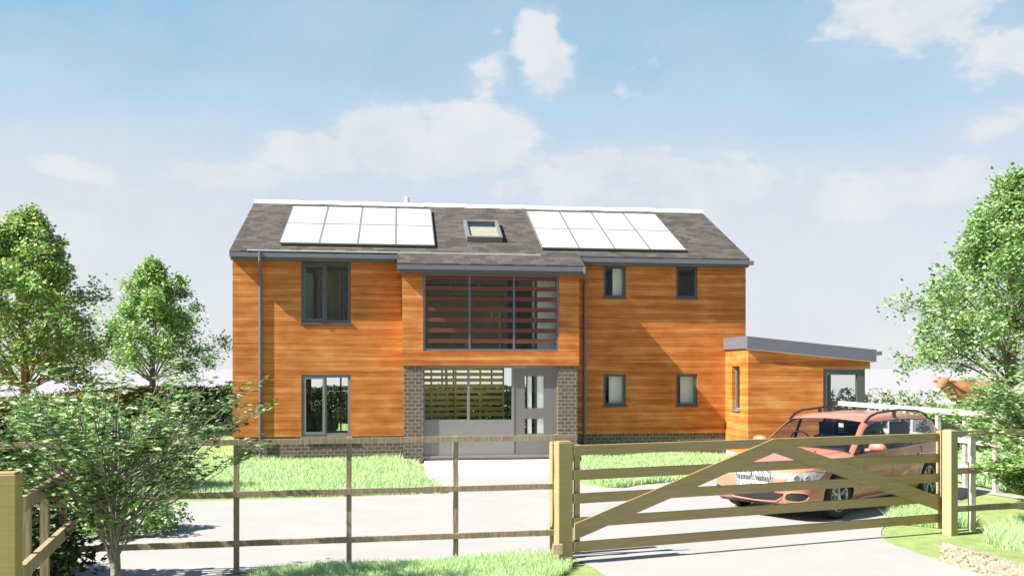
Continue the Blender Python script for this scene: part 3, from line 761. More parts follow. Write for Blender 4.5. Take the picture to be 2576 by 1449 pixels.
# narrow side window
w = MB(); w.wall('x', XA+.09, XA+.14, aw[0]+.002, aw[1]-.002, aw[2]+.002, aw[3]-.002, [(aw[0]+.05, aw[1]-.05, aw[2]+.05, aw[3]-.05)])
w.box(XA-.035, XA+.09, aw[0]-.02, aw[1]+.02, aw[2]-.03, aw[2]+.001)
sw = part(w, 'window', 'panel_frame')
w = MB(); w.box(XA+.11, XA+.118, aw[0]+.05, aw[1]-.05, aw[2]+.05, aw[3]-.05); w.build('pane', M['glass'], sw)
w = MB(); n = 24; vs = []
for i in range(n+1): vs += [(XA+.3+.03*math.sin(i*1.7), 20.2+.9*i/n, .5), (XA+.3+.03*math.sin(i*1.7), 20.2+.9*i/n, 2.4)]
w.add(vs, [(2*i, 2*i+2, 2*i+3, 2*i+1) for i in range(n)]); part(w, 'curtain', 'curtain', recalc=False)
# glazed corner
w = MB()
gx0, gx1 = AX1+.002, AX2
w.wall('y', YA+.02, YA+.10, gx0, gx1, .12, hz-.002, [(gx0+.11, gx1-.20, .22, hz-.14)])
w.wall('x', gx1-.08, gx1, YA+.105, YAB-.2, .12, hz-.002, [(YA+.3, YA+1.7, .22, hz-.14), (YA+1.8, YA+3.1, .22, hz-.14), (YA+3.2, YAB-.3, .22, hz-.14)])
w.wall('y', YAB-.2, YAB-.1, XA+2.65, gx1, .12, hz-.002, [(XA+2.75, gx1-.12, .22, hz-.1)])
cg = part(w, 'corner_glazing', 'frame_green')
w = MB(); w.box(gx0+.1, gx1-.19, YA+.05, YA+.058, .2, hz-.13); w.build('pane', M['glass'], cg)
w = MB(); w.box(gx1-.05, gx1-.042, YA+.3, YAB-.3, .2, hz-.13); w.build('pane', M['glass'], cg)

# sofa seen through the left window
sx, sy = kx(800, 23.6), 23.6
so = thing('sofa', 'grey green upholstered sofa inside the ground floor room behind the left window', 'sofa', (sx, sy, .15))
w = MB(); w.box(sx-.75, sx+1.0, sy-.4, sy+.45, .18, .55); w.build('seat', M['sofa2'], so, bevel=.05)
w = MB(); w.box(sx-.75, sx+.28, sy+.46, sy+.68, .18, 1.02); w.build('backrest', M['sofa'], so, bevel=.06)
w = MB(); w.box(sx-.99, sx-.76, sy-.4, sy+.68, .18, .78); w.build('armrest', M['sofa'], so, bevel=.06)
w = MB(); w.box(sx-.72, sx-.12, sy+.18, sy+.44, .56, .93); w.box(sx-.08, sx+.5, sy+.2, sy+.44, .56, .90); w.build('cushion', M['sofa'], so, bevel=.05)

# ---------------------------------------------------------------- front fence (brown, post and rail)
fa = Vector(W(-2.95, 9.57)); fb = Vector(W(.51, 10.23)); fd = (fb-fa).normalized(); fn = Vector((fd.y, -fd.x))
def ppx(px):
    # fence line parameter at a picture column
    k = Vector((ST*F+CT*(px-CX), CT*F-ST*(px-CX))).normalized()
    # fa + fd*t = k*s
    t = (fa.x*k.y-fa.y*k.x)/(fd.y*k.x-fd.x*k.y); return t
tag_f = thing('front_fence', 'weathered brown post and rail fence across the foreground between the drive and the verge', 'fence', (fa.x, fa.y, 0))
for px in (-60, 150, 594, 878, 1147, 1402):
    p = fa+fd*ppx(px)
    w = MB(); w.obox(p-fd*.028, p+fd*.028, .055, -.1, 1.44, off=-.03); w.build('post', M['fencewood'], tag_f)
for z0, z1, ext in ((1.375, 1.437, ppx(1450)), (.815, .876, ppx(1400)), (.285, .348, ppx(1400))):
    w = MB(); a = fa+fd*ppx(-120); b = fa+fd*ext
    # a rail hewn a little unevenly
    n = 26
    vs = []; rs = random.Random(int(z0*1000))
    for i in range(n+1):
        p = a+(b-a)*i/n; j = rs.uniform(-.003, .003); k = rs.uniform(-.003, .003)
        q0_ = p+fn*.032; q1_ = p-fn*.0
        vs += [(q0_.x, q0_.y, z0+j), (q1_.x, q1_.y, z0+j), (q1_.x, q1_.y, z1+k), (q0_.x, q0_.y, z1+k)]
    fs = [(4*i+j, 4*i+(j+1) % 4, 4*i+4+(j+1) % 4, 4*i+4+j) for i in range(n) for j in range(4)]+[(3, 2, 1, 0), (4*n, 4*n+1, 4*n+2, 4*n+3)]
    w.add(vs, fs); w.build('rail', M['fencewood'], tag_f)

# side fence at the left
pa = Vector(W(-3.88, 6.93)); pb = Vector(W(-4.60, 9.24))
sf = thing('side_fence', 'brown rail fence running from the pale left post back to the front fence', 'fence', (pb.x, pb.y, 0))
sd = (pb-pa).normalized()
for z0, z1 in ((1.07, 1.19), (.53, .65)):
    w = MB(); w.obox(pa+sd*.07, pb, .05, z0, z1, off=.03); w.build('rail', M['fencewood'], sf)
for t in (.55, 1.3, 2.2):
    p = pa+sd*t; w = MB(); w.obox(p-sd*.035, p+sd*.035, .07, -.1, 1.06 if t < 2 else 1.3, off=-.036); w.build('post', M['fencewood'], sf)

def gatepost(px0, px1, ybot, ytop, label, rot, dep, name='gate_post', mat='gatewood'):
    cz = F*EYE/(ybot-HZ); s = F/cz; w_ = (px1-px0)/s
    c = Vector(wpx((px0+px1)/2, cz)); d = Vector((math.cos(rot), math.sin(rot)))
    h = EYE-(ytop-HZ)/s
    t = thing(name, label, 'gate post', (c.x, c.y, 0), 'timber posts at the entrance')
    n = Vector((-d.y, d.x)); c2 = c+n*dep/2
    m = MB(); m.obox(c2-d*w_/2, c2+d*w_/2, dep, -.1, h); m.build('shaft', M[mat], t, bevel=.006)
    m = MB(); m.obox(c2-d*(w_/2-.012), c2+d*(w_/2-.012), dep-.024, h+.0005, h+.012); m.build('cap', M[mat], t, bevel=.003)
    return t, c, h
GR = R(11.7)
t1, c1, h1 = gatepost(1404, 1443, 1420, 1113, 'square timber gate post at the left end of the five bar gate', GR, .14)
t2, c2, h2 = gatepost(2389.5, 2413.6, 1346, 1083.5, 'square timber gate post at the right end of the five bar gate', R(14), .15, mat='postwood2')
t3, c3, h3 = gatepost(-25, 36, 1652, 1194, 'pale timber post cut by the left edge of the picture', R(5), .17)
t4, c4, h4 = gatepost(1389, 1396, 1398, 1113, 'slim pale post just behind the left gate post', GR, .10, 'slim_post')
# rail stubs beside the posts
def stub(px0, px1, py0, py1, cz, label):
    w = MB(); a = Vector(wpx(px0, cz)); b = Vector(wpx(px1, cz)); s = F/cz
    w.obox(a, b, .06, EYE-(py1-HZ)/s, EYE-(py0-HZ)/s)
    o = w.build('rail_stub', M['fencewood'], None, bevel=.003)
    c = Vector((a.x+b.x, a.y+b.y, 0))/2
    tag(o, label, 'rail stub', 'short rail ends on the posts')
stub(1390.5, 1415.5, 1368, 1393, 9.86, 'short brown rail end nailed low on the left gate post')
stub(-30, 21.5, 1294, 1323, 6.85, 'short brown rail end nailed to the pale post at the left edge')

# five bar gate
ga = Vector(W((1443-CX)/223.5*1.0, F/223.5)); gb = Vector(W((2364.8-CX)/187.2, F/187.2))
gdv = (gb-ga).normalized(); GL = (gb-ga).length
gate = thing('five_bar_gate', 'closed five bar timber field gate with an inverted V brace before the car', 'gate', (ga.x, ga.y, 0))
for z1 in (1.335, 1.055, .79, .52, .247):
    w = MB(); w.obox(ga+gdv*.005, gb-gdv*.01, .035, z1-.112, z1, off=-.02); w.build('bar', M['gatewood'], gate, bevel=.003)
def gpt(px):
    k = Vector((ST*F+CT*(px-CX), CT*F-ST*(px-CX))).normalized()
    return (ga.x*k.y-ga.y*k.x)/(gdv.y*k.x-gdv.x*k.y)
ta = gpt(1945)
gn = Vector((gdv.y, -gdv.x))
def brace(t0, z00, z01, t1, z10, z11):
    w = MB(); vs = []
    for off in (.024, .0):
        for t, z in ((t0, z00), (t1, z10), (t1, z11), (t0, z01)):
            p = ga+gdv*t+gn*off; vs.append((p.x, p.y, z))
    w.add(vs, [(0,1,2,3),(7,6,5,4),(0,4,5,1),(1,5,6,2),(2,6,7,3),(3,7,4,0)])
    w.build('brace', M['gatewood'], gate)
brace(.004, .276, .456, ta-.0005, 1.163, 1.337)
brace(ta+.0005, 1.163, 1.337, GL-.004, .29, .48)
w = MB(); w.obox(gb+gdv*.002, gb+gdv*.062, .085, .05, 1.36, off=-.03); w.build('stile', M['gatewood'], gate, bevel=.004)
w = MB(); w.obox(ga+gdv*.03, ga+gdv*.10, .03, .12, 1.34, off=-.056); w.build('stile', M['gatewood'], gate, bevel=.004)

# front fence continues right of the gate
ra = Vector(W(5.98, 11.95)); rb = Vector(W(8.9, 12.85)); rd = (rb-ra).normalized()
rf = thing('roadside_fence', 'brown post and rail fence right of the gate, half hidden by the leafy shrub', 'fence', (ra.x, ra.y, 0))
for z0, z1 in ((1.28, 1.36), (.78, .86), (.27, .35)):
    w = MB(); w.obox(ra, rb, .035, z0, z1); w.build('rail', M['fencewood'], rf)
for t in (.32, 1.45, 2.6):
    p = ra+rd*t; w = MB(); w.obox(p-rd*.04, p+rd*.04, .06, -.1, 1.37, off=-.048); w.build('post', M['farfence'], rf)
# pale boundary fence along the right side
qa = Vector(W(7.45, 23.3)); qb = Vector(W(8.9, 13.0)); qd = (qb-qa).normalized()
bf = thing('boundary_fence', 'pale post and rail fence running back along the right of the drive', 'fence', (qb.x, qb.y, 0))
for z0, z1 in ((1.33, 1.43), (.82, .91), (.33, .42)):
    w = MB(); w.obox(qa, qb, .035, z0, z1); w.build('rail', M['farfence'], bf)
t = .2
while t < (qb-qa).length:
    p = qa+qd*t; w = MB(); w.obox(p-qd*.04, p+qd*.04, .075, -.1, 1.325, off=-.056); w.build('post', M['farfence'], bf); t += .83
# ---------------------------------------------------------------- the estate car
M['paint'] = plain('salmon_paint', (.46, .185, .11), .40, var=.03, spec=.5, coat=.6)
M['black'] = plain('black_trim', (.018, .018, .02), .45, var=.05)
M['tyre'] = plain('tyre_rubber', (.022, .022, .024), .8, var=.1)
M['rim'] = plain('alloy_rim', (.42, .43, .44), .3, metal=.7, var=.03)
M['chrome'] = plain('chrome', (.85, .85, .86), .15, metal=.9, var=.02)
M['seat'] = plain('navy_seat', (.02, .024, .045), .7, var=.1)
M['lamp'] = plain('lamp_housing', (.50, .50, .52), .2, metal=.5, var=.1)
M['lens'] = plain('lamp_lens', (.16, .16, .17), .12, metal=.3, var=.05)
M['plate'] = plain('number_plate', (.85, .86, .86), .4, var=.01)
M['plate_blue'] = plain('plate_blue_band', (.12, .42, .75), .4, var=.01)
M['carglass'] = glassmat('car_glass', tint=(.76, .79, .86), base=.03)
M['lampglass'] = glassmat('lamp_glass', base=.05)

def catmull(tab, x):
    """smooth interpolation of (x, value) pairs, x descending or ascending"""
    t = sorted(tab); n = len(t)
    if x <= t[0][0]: return t[0][1]
    if x >= t[-1][0]: return t[-1][1]
    for i in range(n-1):
        if t[i][0] <= x <= t[i+1][0]: break
    h = t[i+1][0]-t[i][0]; u = (x-t[i][0])/h
    def slope(k):
        if k == 0 or k == n-1:
            a, b = (0, 1) if k == 0 else (n-2, n-1); return (t[b][1]-t[a][1])/(t[b][0]-t[a][0])
        s0 = (t[k][1]-t[k-1][1])/(t[k][0]-t[k-1][0]); s1 = (t[k+1][1]-t[k][1])/(t[k+1][0]-t[k][0])
        return 0 if s0*s1 <= 0 else 2*s0*s1/(s0+s1)
    m0, m1 = slope(i)*h, slope(i+1)*h
    return (2*u**3-3*u**2+1)*t[i][1]+(u**3-2*u**2+u)*m0+(-2*u**3+3*u**2)*t[i+1][1]+(u**3-u**2)*m1
T_w = [(2.29, .42), (2.27, .60), (2.22, .70), (2.12, .79), (1.95, .855), (1.6, .90), (1.0, .915), (0, .92), (-1.2, .92), (-1.9, .895), (-2.3, .83), (-2.5, .72), (-2.57, .55)]
T_top = [(2.29, .60), (2.27, .65), (2.22, .725), (2.12, .785), (1.95, .83), (1.6, .895), (1.2, .94), (.95, .965), (0, .98), (-1, .99), (-2, 1.0), (-2.4, .98), (-2.57, .93)]
T_belt = [(2.29, .52), (2.27, .57), (2.22, .655), (2.12, .72), (1.95, .765), (1.6, .82), (1.2, .865), (.95, .885), (0, .92), (-1, .95), (-2, .975), (-2.4, .96), (-2.57, .90)]
T_bot = [(2.29, .34), (2.27, .27), (2.22, .215), (2.0, .19), (1.0, .19), (-1.8, .2), (-2.3, .25), (-2.57, .36)]
def section(x):
    w = catmull(T_w, x); zt_ = catmull(T_top, x); zbl = catmull(T_belt, x); zb_ = catmull(T_bot, x)
    H_ = zbl-zb_
    return [(0, zb_), (w*.6, zb_), (w*.90, zb_+.005), (w*.965, zb_+.10*H_/.7), (w*.985, zb_+.25*H_), (w, zb_+.5*H_), (w*.998, zb_+.68*H_), (w*.985, zb_+.78*H_), (w*.965, zb_+.9*H_),
            (w*.935, zbl), (w*.88, zbl+(zt_-zbl)*.32), (w*.76, zbl+(zt_-zbl)*.6), (w*.55, zbl+(zt_-zbl)*.83), (w*.3, zbl+(zt_-zbl)*.96), (0, zt_)]
def build_car(origin_xy, yaw):
    car = thing('parked_car', 'salmon pink estate car with black roof rails parked behind the gate', 'car', (0, 0, 0))
    xs = sorted(set([2.29, 2.28, 2.27, 2.25, 2.22, 2.17, 2.12, 2.05]+[round(1.95-.1*i, 3) for i in range(44)]+[-2.4, -2.45, -2.5, -2.54, -2.57]), reverse=True)
    xs = [x for x in xs if x >= -2.571]
    V = []; Fc = []; rows = None
    for x in xs:
        s = section(x); full = [(y, z) for y, z in s]+[(-y, z) for y, z in s[-2:0:-1]]
        rows = len(full); V += [(x, y, z) for y, z in full]
    n = len(xs)
    for i in range(n-1):
        for k in range(rows):
            k2 = (k+1) % rows; Fc.append((i*rows+k, (i+1)*rows+k, (i+1)*rows+k2, i*rows+k2))
    Fc.append(tuple(range(rows))); Fc.append(tuple((n-1)*rows+k for k in range(rows-1, -1, -1)))
    me = bpy.data.meshes.new('body'); me.from_pydata(V, [], Fc)
    bm = bmesh.new(); bm.from_mesh(me); bmesh.ops.recalc_face_normals(bm, faces=bm.faces); bm.to_mesh(me); bm.free()
    body = bpy.data.objects.new('body', me); COL.objects.link(body)
    # wheel arches cut with cylinders
    WB = 1.44; WR = .335
    cm = MB()
    for xx in (WB, -WB-.0):
        for s in (1, -1): cm.tube([(xx, s*.60, .335), (xx, s*1.1, .335)], .385, 40)
    cut = cm.build('cut', M['black'])
    md = body.modifiers.new('b', 'BOOLEAN'); md.operation = 'DIFFERENCE'; md.object = cut; md.solver = 'EXACT'
    bpy.context.view_layer.update()
    dg = bpy.context.evaluated_depsgraph_get()
    me2 = bpy.data.meshes.new_from_object(body.evaluated_get(dg))
    body.modifiers.clear(); body.data = me2; me2.name = 'body'; me2.materials.clear()
    for mm in ('paint', 'black'): me2.materials.append(M[mm])
    bpy.data.objects.remove(cut)
    sm = []
    for p in me2.polygons:
        c = p.center; inside = False
        for xx in (WB, -WB):
            r = math.hypot(c.x-xx, c.z-.335)
            if abs(c.y) < .93 and r < .388 and (abs(p.normal.y) < .2 or (abs(c.y) < .62 and c.z > .2)): inside = True
        cab = c.z > .85 and c.x < .93 and abs(c.y) < .845 and p.normal.z > .5 and c.x > -2.35
        p.material_index = 1 if (inside or cab or p.normal.z < -.7) else 0
        p.use_smooth = True
    try: me2.set_sharp_from_angle(angle=R(38))
    except Exception: pass
    body.parent = car
    bvh = BVHTree.FromObject(body, bpy.context.evaluated_depsgraph_get())
    # greenhouse
    T_yr = [(.95, .80), (.6, .72), (.3, .655), (0, .645), (-1, .645), (-1.8, .62), (-2.1, .63), (-2.42, .70)]
    T_zr = [(.95, .93), (.6, 1.165), (.3, 1.345), (.1, 1.395), (-.3, 1.425), (-1, 1.43), (-1.7, 1.39), (-1.95, 1.345), (-2.42, .99)]
    T_zc = [(.95, .975), (.6, 1.215), (.3, 1.395), (.1, 1.445), (-.3, 1.475), (-1, 1.48), (-1.7, 1.435), (-1.95, 1.39), (-2.42, 1.0)]
    gx = [.95, .86, .78, .7, .6, .5, .4, .3, .2, .1, 0, -.06, -.16, -.3, -.5, -.7, -.86, -.96, -1.1, -1.3, -1.5, -1.68, -1.78, -1.87, -1.95, -2.05, -2.15, -2.3, -2.42]
    grid = []
    for x in gx:
        yb_ = catmull(T_w, x)*.935-.02; zbl = catmull(T_belt, x)-.004; yr = catmull(T_yr, x); zr = catmull(T_zr, x); zc = catmull(T_zc, x)
        zr = max(zr, zbl+.01)
        pts = [(yb_, zbl)]
        for u in (.5, .93): pts.append((yb_+(yr+.035-yb_)*u**1.15, zbl+(zr-.04-zbl)*u if zr-.04 > zbl else zbl+.005*u))
        pts += [(yr+.02, zr-.02), (yr-.035, zr+(zc-zr)*.25), (yr*.6, zr+(zc-zr)*.72), (yr*.3, zr+(zc-zr)*.93), (0, zc)]
        grid.append([(x, y, z) for y, z in pts])
    def quad(mb, i, k, s, off=0):
        q = [grid[i][k], grid[i+1][k], grid[i+1][k+1], grid[i][k+1]]
        q = [(a, s*b, c) for a, b, c in q]
        if s < 0: q = q[::-1]
        mb.add(q, [(3, 2, 1, 0)])
    roofb = MB(); shield = MB(); rearg = MB(); sides = {1: MB(), -1: MB()}; pill = {(a_, b_): MB() for a_ in (0, 1) for b_ in (1, -1)}
    for i in range(len(gx)-1):
        xm = (gx[i]+gx[i+1])/2
        for s in (1, -1):
            for k in range(7):
                if k < 2:
                    if -.16 < xm < -.06 or -.96 < xm < -.86: quad(pill[(0 if xm > -.5 else 1, s)], i, k, s)
                    elif xm < -1.78: quad(roofb, i, k, s)
                    elif xm > .93: quad(roofb, i, k, s)
                    else: quad(sides[s], i, k, s)
                elif k == 2 or k == 3: quad(roofb, i, k, s)
                else:
                    if xm > .3: quad(shield, i, k, s)
                    elif xm < -1.95: quad(rearg, i, k, s)
                    else: quad(roofb, i, k, s)
    def weld(mb, name, mat):
        o = mb.build(name, M[mat], car, smooth=True, recalc=False)
        bm = bmesh.new(); bm.from_mesh(o.data); bmesh.ops.remove_doubles(bm, verts=bm.verts, dist=1e-4); bm.to_mesh(o.data); bm.free()
        o.data.polygons.foreach_set('use_smooth', [True]*len(o.data.polygons)); return o
    weld(roofb, 'car_roof', 'paint'); weld(shield, 'windscreen', 'carglass'); weld(rearg, 'rear_window', 'carglass')
    for s in (1, -1): weld(sides[s], 'side_window', 'carglass')
    for q in pill.values(): weld(q, 'door_pillar', 'black')
    # inner A-pillar and window trims
    for s in (1, -1):
        w = MB(); w.tube([(g[0][0], s*(g[0][1]+.002), g[0][2]+.004) for g in grid[1:24]], .011, 6)
        w.tube([(g[2][0], s*(g[2][1]+.003), g[2][2]) for g in grid[4:23]], .009, 6)
        w.build('window_trim', M['black'], car)
        # roof rail
        w = MB(); zr_ = lambda x: catmull(T_zr, x)
        pts = [(.28, s*.66, zr_(.28)+.0), (.12, s*.665, zr_(.12)+.05), (-.1, s*.665, zr_(-.1)+.075), (-.8, s*.665, zr_(-.8)+.09), (-1.5, s*.655, zr_(-1.5)+.075), (-1.78, s*.645, zr_(-1.78)+.045), (-1.9, s*.64, zr_(-1.9)-.0)]
        w.tube(pts, [.02, .02, .018, .018, .018, .02, .02], 8)
        w.box(-.70, -.62, s*.665-.014, s*.665+.014, zr_(-.66)-.02, zr_(-.66)+.08)
        w.build('roof_rail', M['black'], car, smooth=False)
        # mirror
        w = MB(); c = Vector((.60, s*1.03, 1.0)); rings = []
        for t, sc in ((-.11, .35), (-.09, .75), (-.04, 1), (.04, .98), (.09, .75), (.12, .35)):
            rings.append([(c.x+.075*sc*math.cos(a)+.02*t*s, c.y+t*1.15, c.z+.075*sc*math.sin(a)*(1 if math.sin(a) > 0 else .8)) for a in [2*PI*k/14 for k in range(14)]])
        vs = [p for r in rings for p in r]; fs = [(i*14+k, i*14+(k+1) % 14, (i+1)*14+(k+1) % 14, (i+1)*14+k) for i in range(5) for k in range(14)]
        fs += [tuple(range(13, -1, -1)), tuple(70+k for k in range(14))]
        w.add(vs, fs); w.tube([(.64, s*.86, .95), (.62, s*.95, .965)], [.03, .025], 8)
        mo = w.build('wing_mirror', M['paint'], car, smooth=True)
    # pillar behind windscreen, seats with headrests, dash, steering wheel
    w = MB()
    w.box(.55, .92, -.70, .70, .86, .975); w.build('dashboard', M['black'], car, bevel=.04)
    for x, y in ((-.35, .37), (-.35, -.37), (-1.25, .42), (-1.25, -.42)):
        t = MB(); t.box(x-.08, x+.07, y-.245, y+.245, .80, 1.06); t.build('seat', M['seat'], car, bevel=.05)
        t = MB(); t.box(x-.15, x-.03, y-.15, y+.15, 1.07, 1.29); t.box(x-.085, x-.065, y-.06, y-.05, 1.0, 1.10); t.box(x-.085, x-.065, y+.05, y+.06, 1.0, 1.10)
        t.build('headrest', M['seat'], car, bevel=.035)
    t = MB(); t.tube([(.42+.05*math.sin(a), -.37+.18*math.cos(a), 1.0+.17*math.sin(a)) for a in [2*PI*k/24 for k in range(25)]], .014, 6, caps=False); t.build('steering_wheel', M['black'], car)
    # projected trim on the body skin
    def proj(y, z, d=Vector((-1, 0, 0)), start=3.5, off=.004):
        base = Vector((0, y, z)); o = base-d*start
        loc, nrm, idx, dist = bvh.ray_cast(o, d)
        if loc is None: return None
        if nrm.dot(d) > 0: nrm = -nrm
        return loc+nrm*off
    def decal(name, outline, mat, off=.004, d=Vector((-1, 0, 0)), par=car, rings=3, lift=0, rim=None, rimmat='chrome', rimr=.009):
        cy = sum(p[0] for p in outline)/len(outline); cz = sum(p[1] for p in outline)/len(outline); n = len(outline); vs = []; fs = []
        for r in range(1, rings+1):
            f = r/rings
            for y, z in outline:
                p = proj(cy+(y-cy)*f, cz+(z-cz)*f, d, off=off+lift*(1-f**3)); vs.append(p or Vector((0, 0, 0)))
        c = proj(cy, cz, d, off=off+lift); vs.append(c); ci = len(vs)-1
        for k in range(n):
            fs.append((ci, k, (k+1) % n))
            for r in range(rings-1): fs.append((r*n+k, (r+1)*n+k, (r+1)*n+(k+1) % n, r*n+(k+1) % n))
        mb = MB(); mb.add(vs, fs); o = mb.build(name, M[mat], par, smooth=True)
        if rim:
            mb = MB(); pts = [proj(y, z, d, off=off) for y, z in outline]; pts.append(pts[0]); mb.tube(pts, rimr, 6, caps=False); mb.build(rim, M[rimmat], o, smooth=True)
        return o
    def ell(cy, cz, ry, rz, n=28, p=2.6, skew=0.0):
        out = []
        for k in range(n):
            a = 2*PI*k/n; c, s_ = math.cos(a), math.sin(a)
            y = ry*math.copysign(abs(c)**(2/p), c); z = rz*math.copysign(abs(s_)**(2/p), s_)
            out.append((cy+y+skew*z, cz+z))
        return out
    for s in (1, -1):
        k = decal('kidney_grille', ell(s*.165, .615, .145, .092, skew=-s*.12), 'black', .004, rim='grille_rim', rimr=.012)
        bars = MB()
        for i in range(9):
            y = s*.165-.116+i*.029; hh = .085*math.sqrt(max(.1, 1-((i-4)/5)**2))
            bars.tube([proj(y, .615-hh, off=.012), proj(y, .615, off=.016), proj(y, .615+hh*.95, off=.012)], .0065, 6)
        bars.build('grille_bars', M['chrome'], k)
        # headlamp wraps round the corner
        dd = Vector((-.80, -s*.6, 0))
        def P2(u, z): return (s*u, z)
        dl_ = [(.06, .565), (.2, .54), (.34, .535), (.47, .57), (.56, .635), (.66, .715), (.5, .735), (.34, .725), (.2, .70), (.10, .64)]
        def pj(u, z, off):
            o_ = Vector((2.0, s*(.42+.0), 0)); side = Vector((-.6, s*.80, 0)); p0 = Vector((1.95, s*.60, z))+side*(u-.33)-dd*2
            loc, nrm, i_, d_ = bvh.ray_cast(p0, dd)
            return (loc+(-dd)*off) if loc is not None else None
        n = len(dl_); cu = sum(a for a, b in dl_)/n; cz = sum(b for a, b in dl_)/n
        for nm, mat, off, rr in (('headlight', 'lamp', .004, 4),):
            vs = []; fs = []
            for r in range(1, 5):
                f = r/4
                for u, z in dl_: vs.append(pj(cu+(u-cu)*f, cz+(z-cz)*f, off))
            vs.append(pj(cu, cz, off)); ci = len(vs)-1
            for kk in range(n):
                fs.append((ci, kk, (kk+1) % n))
                for r in range(3): fs.append((r*n+kk, (r+1)*n+kk, (r+1)*n+(kk+1) % n, r*n+(kk+1) % n))
            mb = MB(); mb.add(vs, fs); hl = mb.build('headlight', M['lamp'], car, smooth=True)
            mb = MB(); pts = [pj(u, z, .006) for u, z in dl_]; pts.append(pts[0]); mb.tube(pts, .006, 5, caps=False); mb.build('lamp_rim', M['chrome'], hl)
            for u in (.23, .39):
                c = pj(u, .63, .014); mb = MB()
                mb.tube([c-dd*-.03, c-dd*.012], [.048, .048], 20); 
                o_ = mb.build('lamp_lens', M['lens'], hl, smooth=False)
                ring = MB(); up = Vector((0, 0, 1)); sd_ = dd.cross(up).normalized()
                ring.tube([c-dd*.014+(up*math.sin(a)+sd_*math.cos(a))*.048 for a in [2*PI*q/20 for q in range(21)]], .007, 6, caps=False); ring.build('lamp_ring', M['chrome'], hl)
        decal('fog_intake', ell(s*.655, .36, .135, .068, n=20, p=2.8, skew=s*.3), 'black', .004, rim='intake_lip', rimmat='paint', rimr=.010)
    decal('lower_grille', [(-.49, .40), (-.3, .42), (0, .425), (.3, .42), (.49, .40), (.46, .33), (.36, .275), (0, .26), (-.36, .275), (-.46, .33)], 'black', .004, rings=4, rim='grille_lip', rimmat='paint', rimr=.012)
    decal('front_splitter', [(-.66, .25), (-.3, .235), (0, .232), (.3, .235), (.66, .25), (.64, .215), (.3, .205), (0, .20), (-.3, .205), (-.64, .215)], 'black', .012, rings=3)
    # number plate with its characters
    pw, ph = .26, .055; zc_ = .49
    px_ = max(proj(y, zc_+dz_).x for y in (0, .2, -.2) for dz_ in (-ph, ph))+.012
    w = MB(); w.box(px_, px_+.012, -pw, pw, zc_-ph, zc_+ph); pl = w.build('number_plate', M['plate'], car, bevel=.003)
    w = MB(); w.box(px_+.0125, px_+.014, -pw+.004, -pw+.045, zc_-ph+.006, zc_+ph-.006); w.build('plate_band', M['plate_blue'], pl)
    cu_ = bpy.data.curves.new('plate_text', 'FONT'); cu_.body = 'B3M0'; cu_.size = .105; cu_.extrude = .0008; cu_.align_x = 'LEFT'
    to = bpy.data.objects.new('plate_text', cu_); COL.objects.link(to); bpy.context.view_layer.update()
    tm = bpy.data.meshes.new_from_object(to.evaluated_get(bpy.context.evaluated_depsgraph_get())); bpy.data.objects.remove(to)
    tm.transform(Matrix(((0, 0, 1, px_+.0135), (1, 0, 0, -pw+.065), (0, 1, 0, zc_-.038), (0, 0, 0, 1))))
    tm.materials.clear(); tm.materials.append(M['black'])
    tob = bpy.data.objects.new('plate_lettering', tm); COL.objects.link(tob); tob.parent = pl
    # bonnet badge, side seams, handles, sills, fuel of small trims
    w = MB()
    loc, nr, i_, d_ = bvh.ray_cast(Vector((2.16, 0, 2)), Vector((0, 0, -1)))
    w.tube([loc-nr*.004, loc+nr*.006], .04, 20); w.build('bonnet_badge', M['chrome'], car)
    for s in (1, -1):
        d = Vector((0, -s, 0))
        def sp_(x, z, off=.003):
            l, nn, i2, d2 = bvh.ray_cast(Vector((x, s*3, z)), d)
            return l+Vector((0, s*off, 0)) if l is not None else Vector((x, s*.9, z))
        w = MB()
        for x0 in (.92, -.11, -1.12):
            zz = [.27, .4, .55, .7, .82, catmull(T_belt, x0)-.02]
            if x0 == -1.12: pts = [sp_(-.98, .27), sp_(-1.0, .5), sp_(-1.1, .72), sp_(-1.16, .86), sp_(-1.14, .93)]
            else: pts = [sp_(x0, z, .0005) for z in zz]
            w.tube(pts, .0035, 4)
        w.tube([sp_(.92-.2*i, .27, .0005) for i in range(10)], .0035, 4); w.build('door_seam', M['black'], car)
        for x0 in (-.02, -1.02):
            w = MB(); w.tube([sp_(x0+.02, .80, .008), sp_(x0-.03, .803, .028), sp_(x0-.14, .805, .028), sp_(x0-.18, .803, .008)], [.013, .014, .014, .012], 8); w.build('door_handle', M['paint'], car, smooth=True)
        w = MB(); w.tube([sp_(.93-.18*i, .24, .0) for i in range(11)], .028, 8); w.build('side_sill', M['paint'], car, smooth=True)
    # bonnet crease lines
    for s in (1, -1):
        w = MB(); pts = []
        for x, y in ((2.12, .30), (1.9, .40), (1.6, .50), (1.3, .58), (1.0, .66)):
            l, nn, i2, d2 = bvh.ray_cast(Vector((x, s*y, 2)), Vector((0, 0, -1))); pts.append(l)
        w.tube(pts, .008, 6); w.build('bonnet_crease', M['paint'], car, smooth=True)
        l, nn, i2, d2 = bvh.ray_cast(Vector((1.25, s*.38, 2)), Vector((0, 0, -1))); w = MB(); w.tube([l-Vector((0, 0, .003)), l+Vector((-.01, 0, .012))], .016, 10); w.build('washer_jet', M['black'], car)
    w = MB(); w.add([(-1.62, -.012, 1.43), (-1.62, .012, 1.43), (-1.80, .012, 1.41), (-1.80, -.012, 1.41), (-1.82, 0, 1.50), (-1.74, 0, 1.485)],
                    [(3, 2, 1, 0), (0, 1, 5), (1, 2, 4, 5), (2, 3, 4), (3, 0, 5, 4)]); w.build('roof_fin', M['paint'], car)
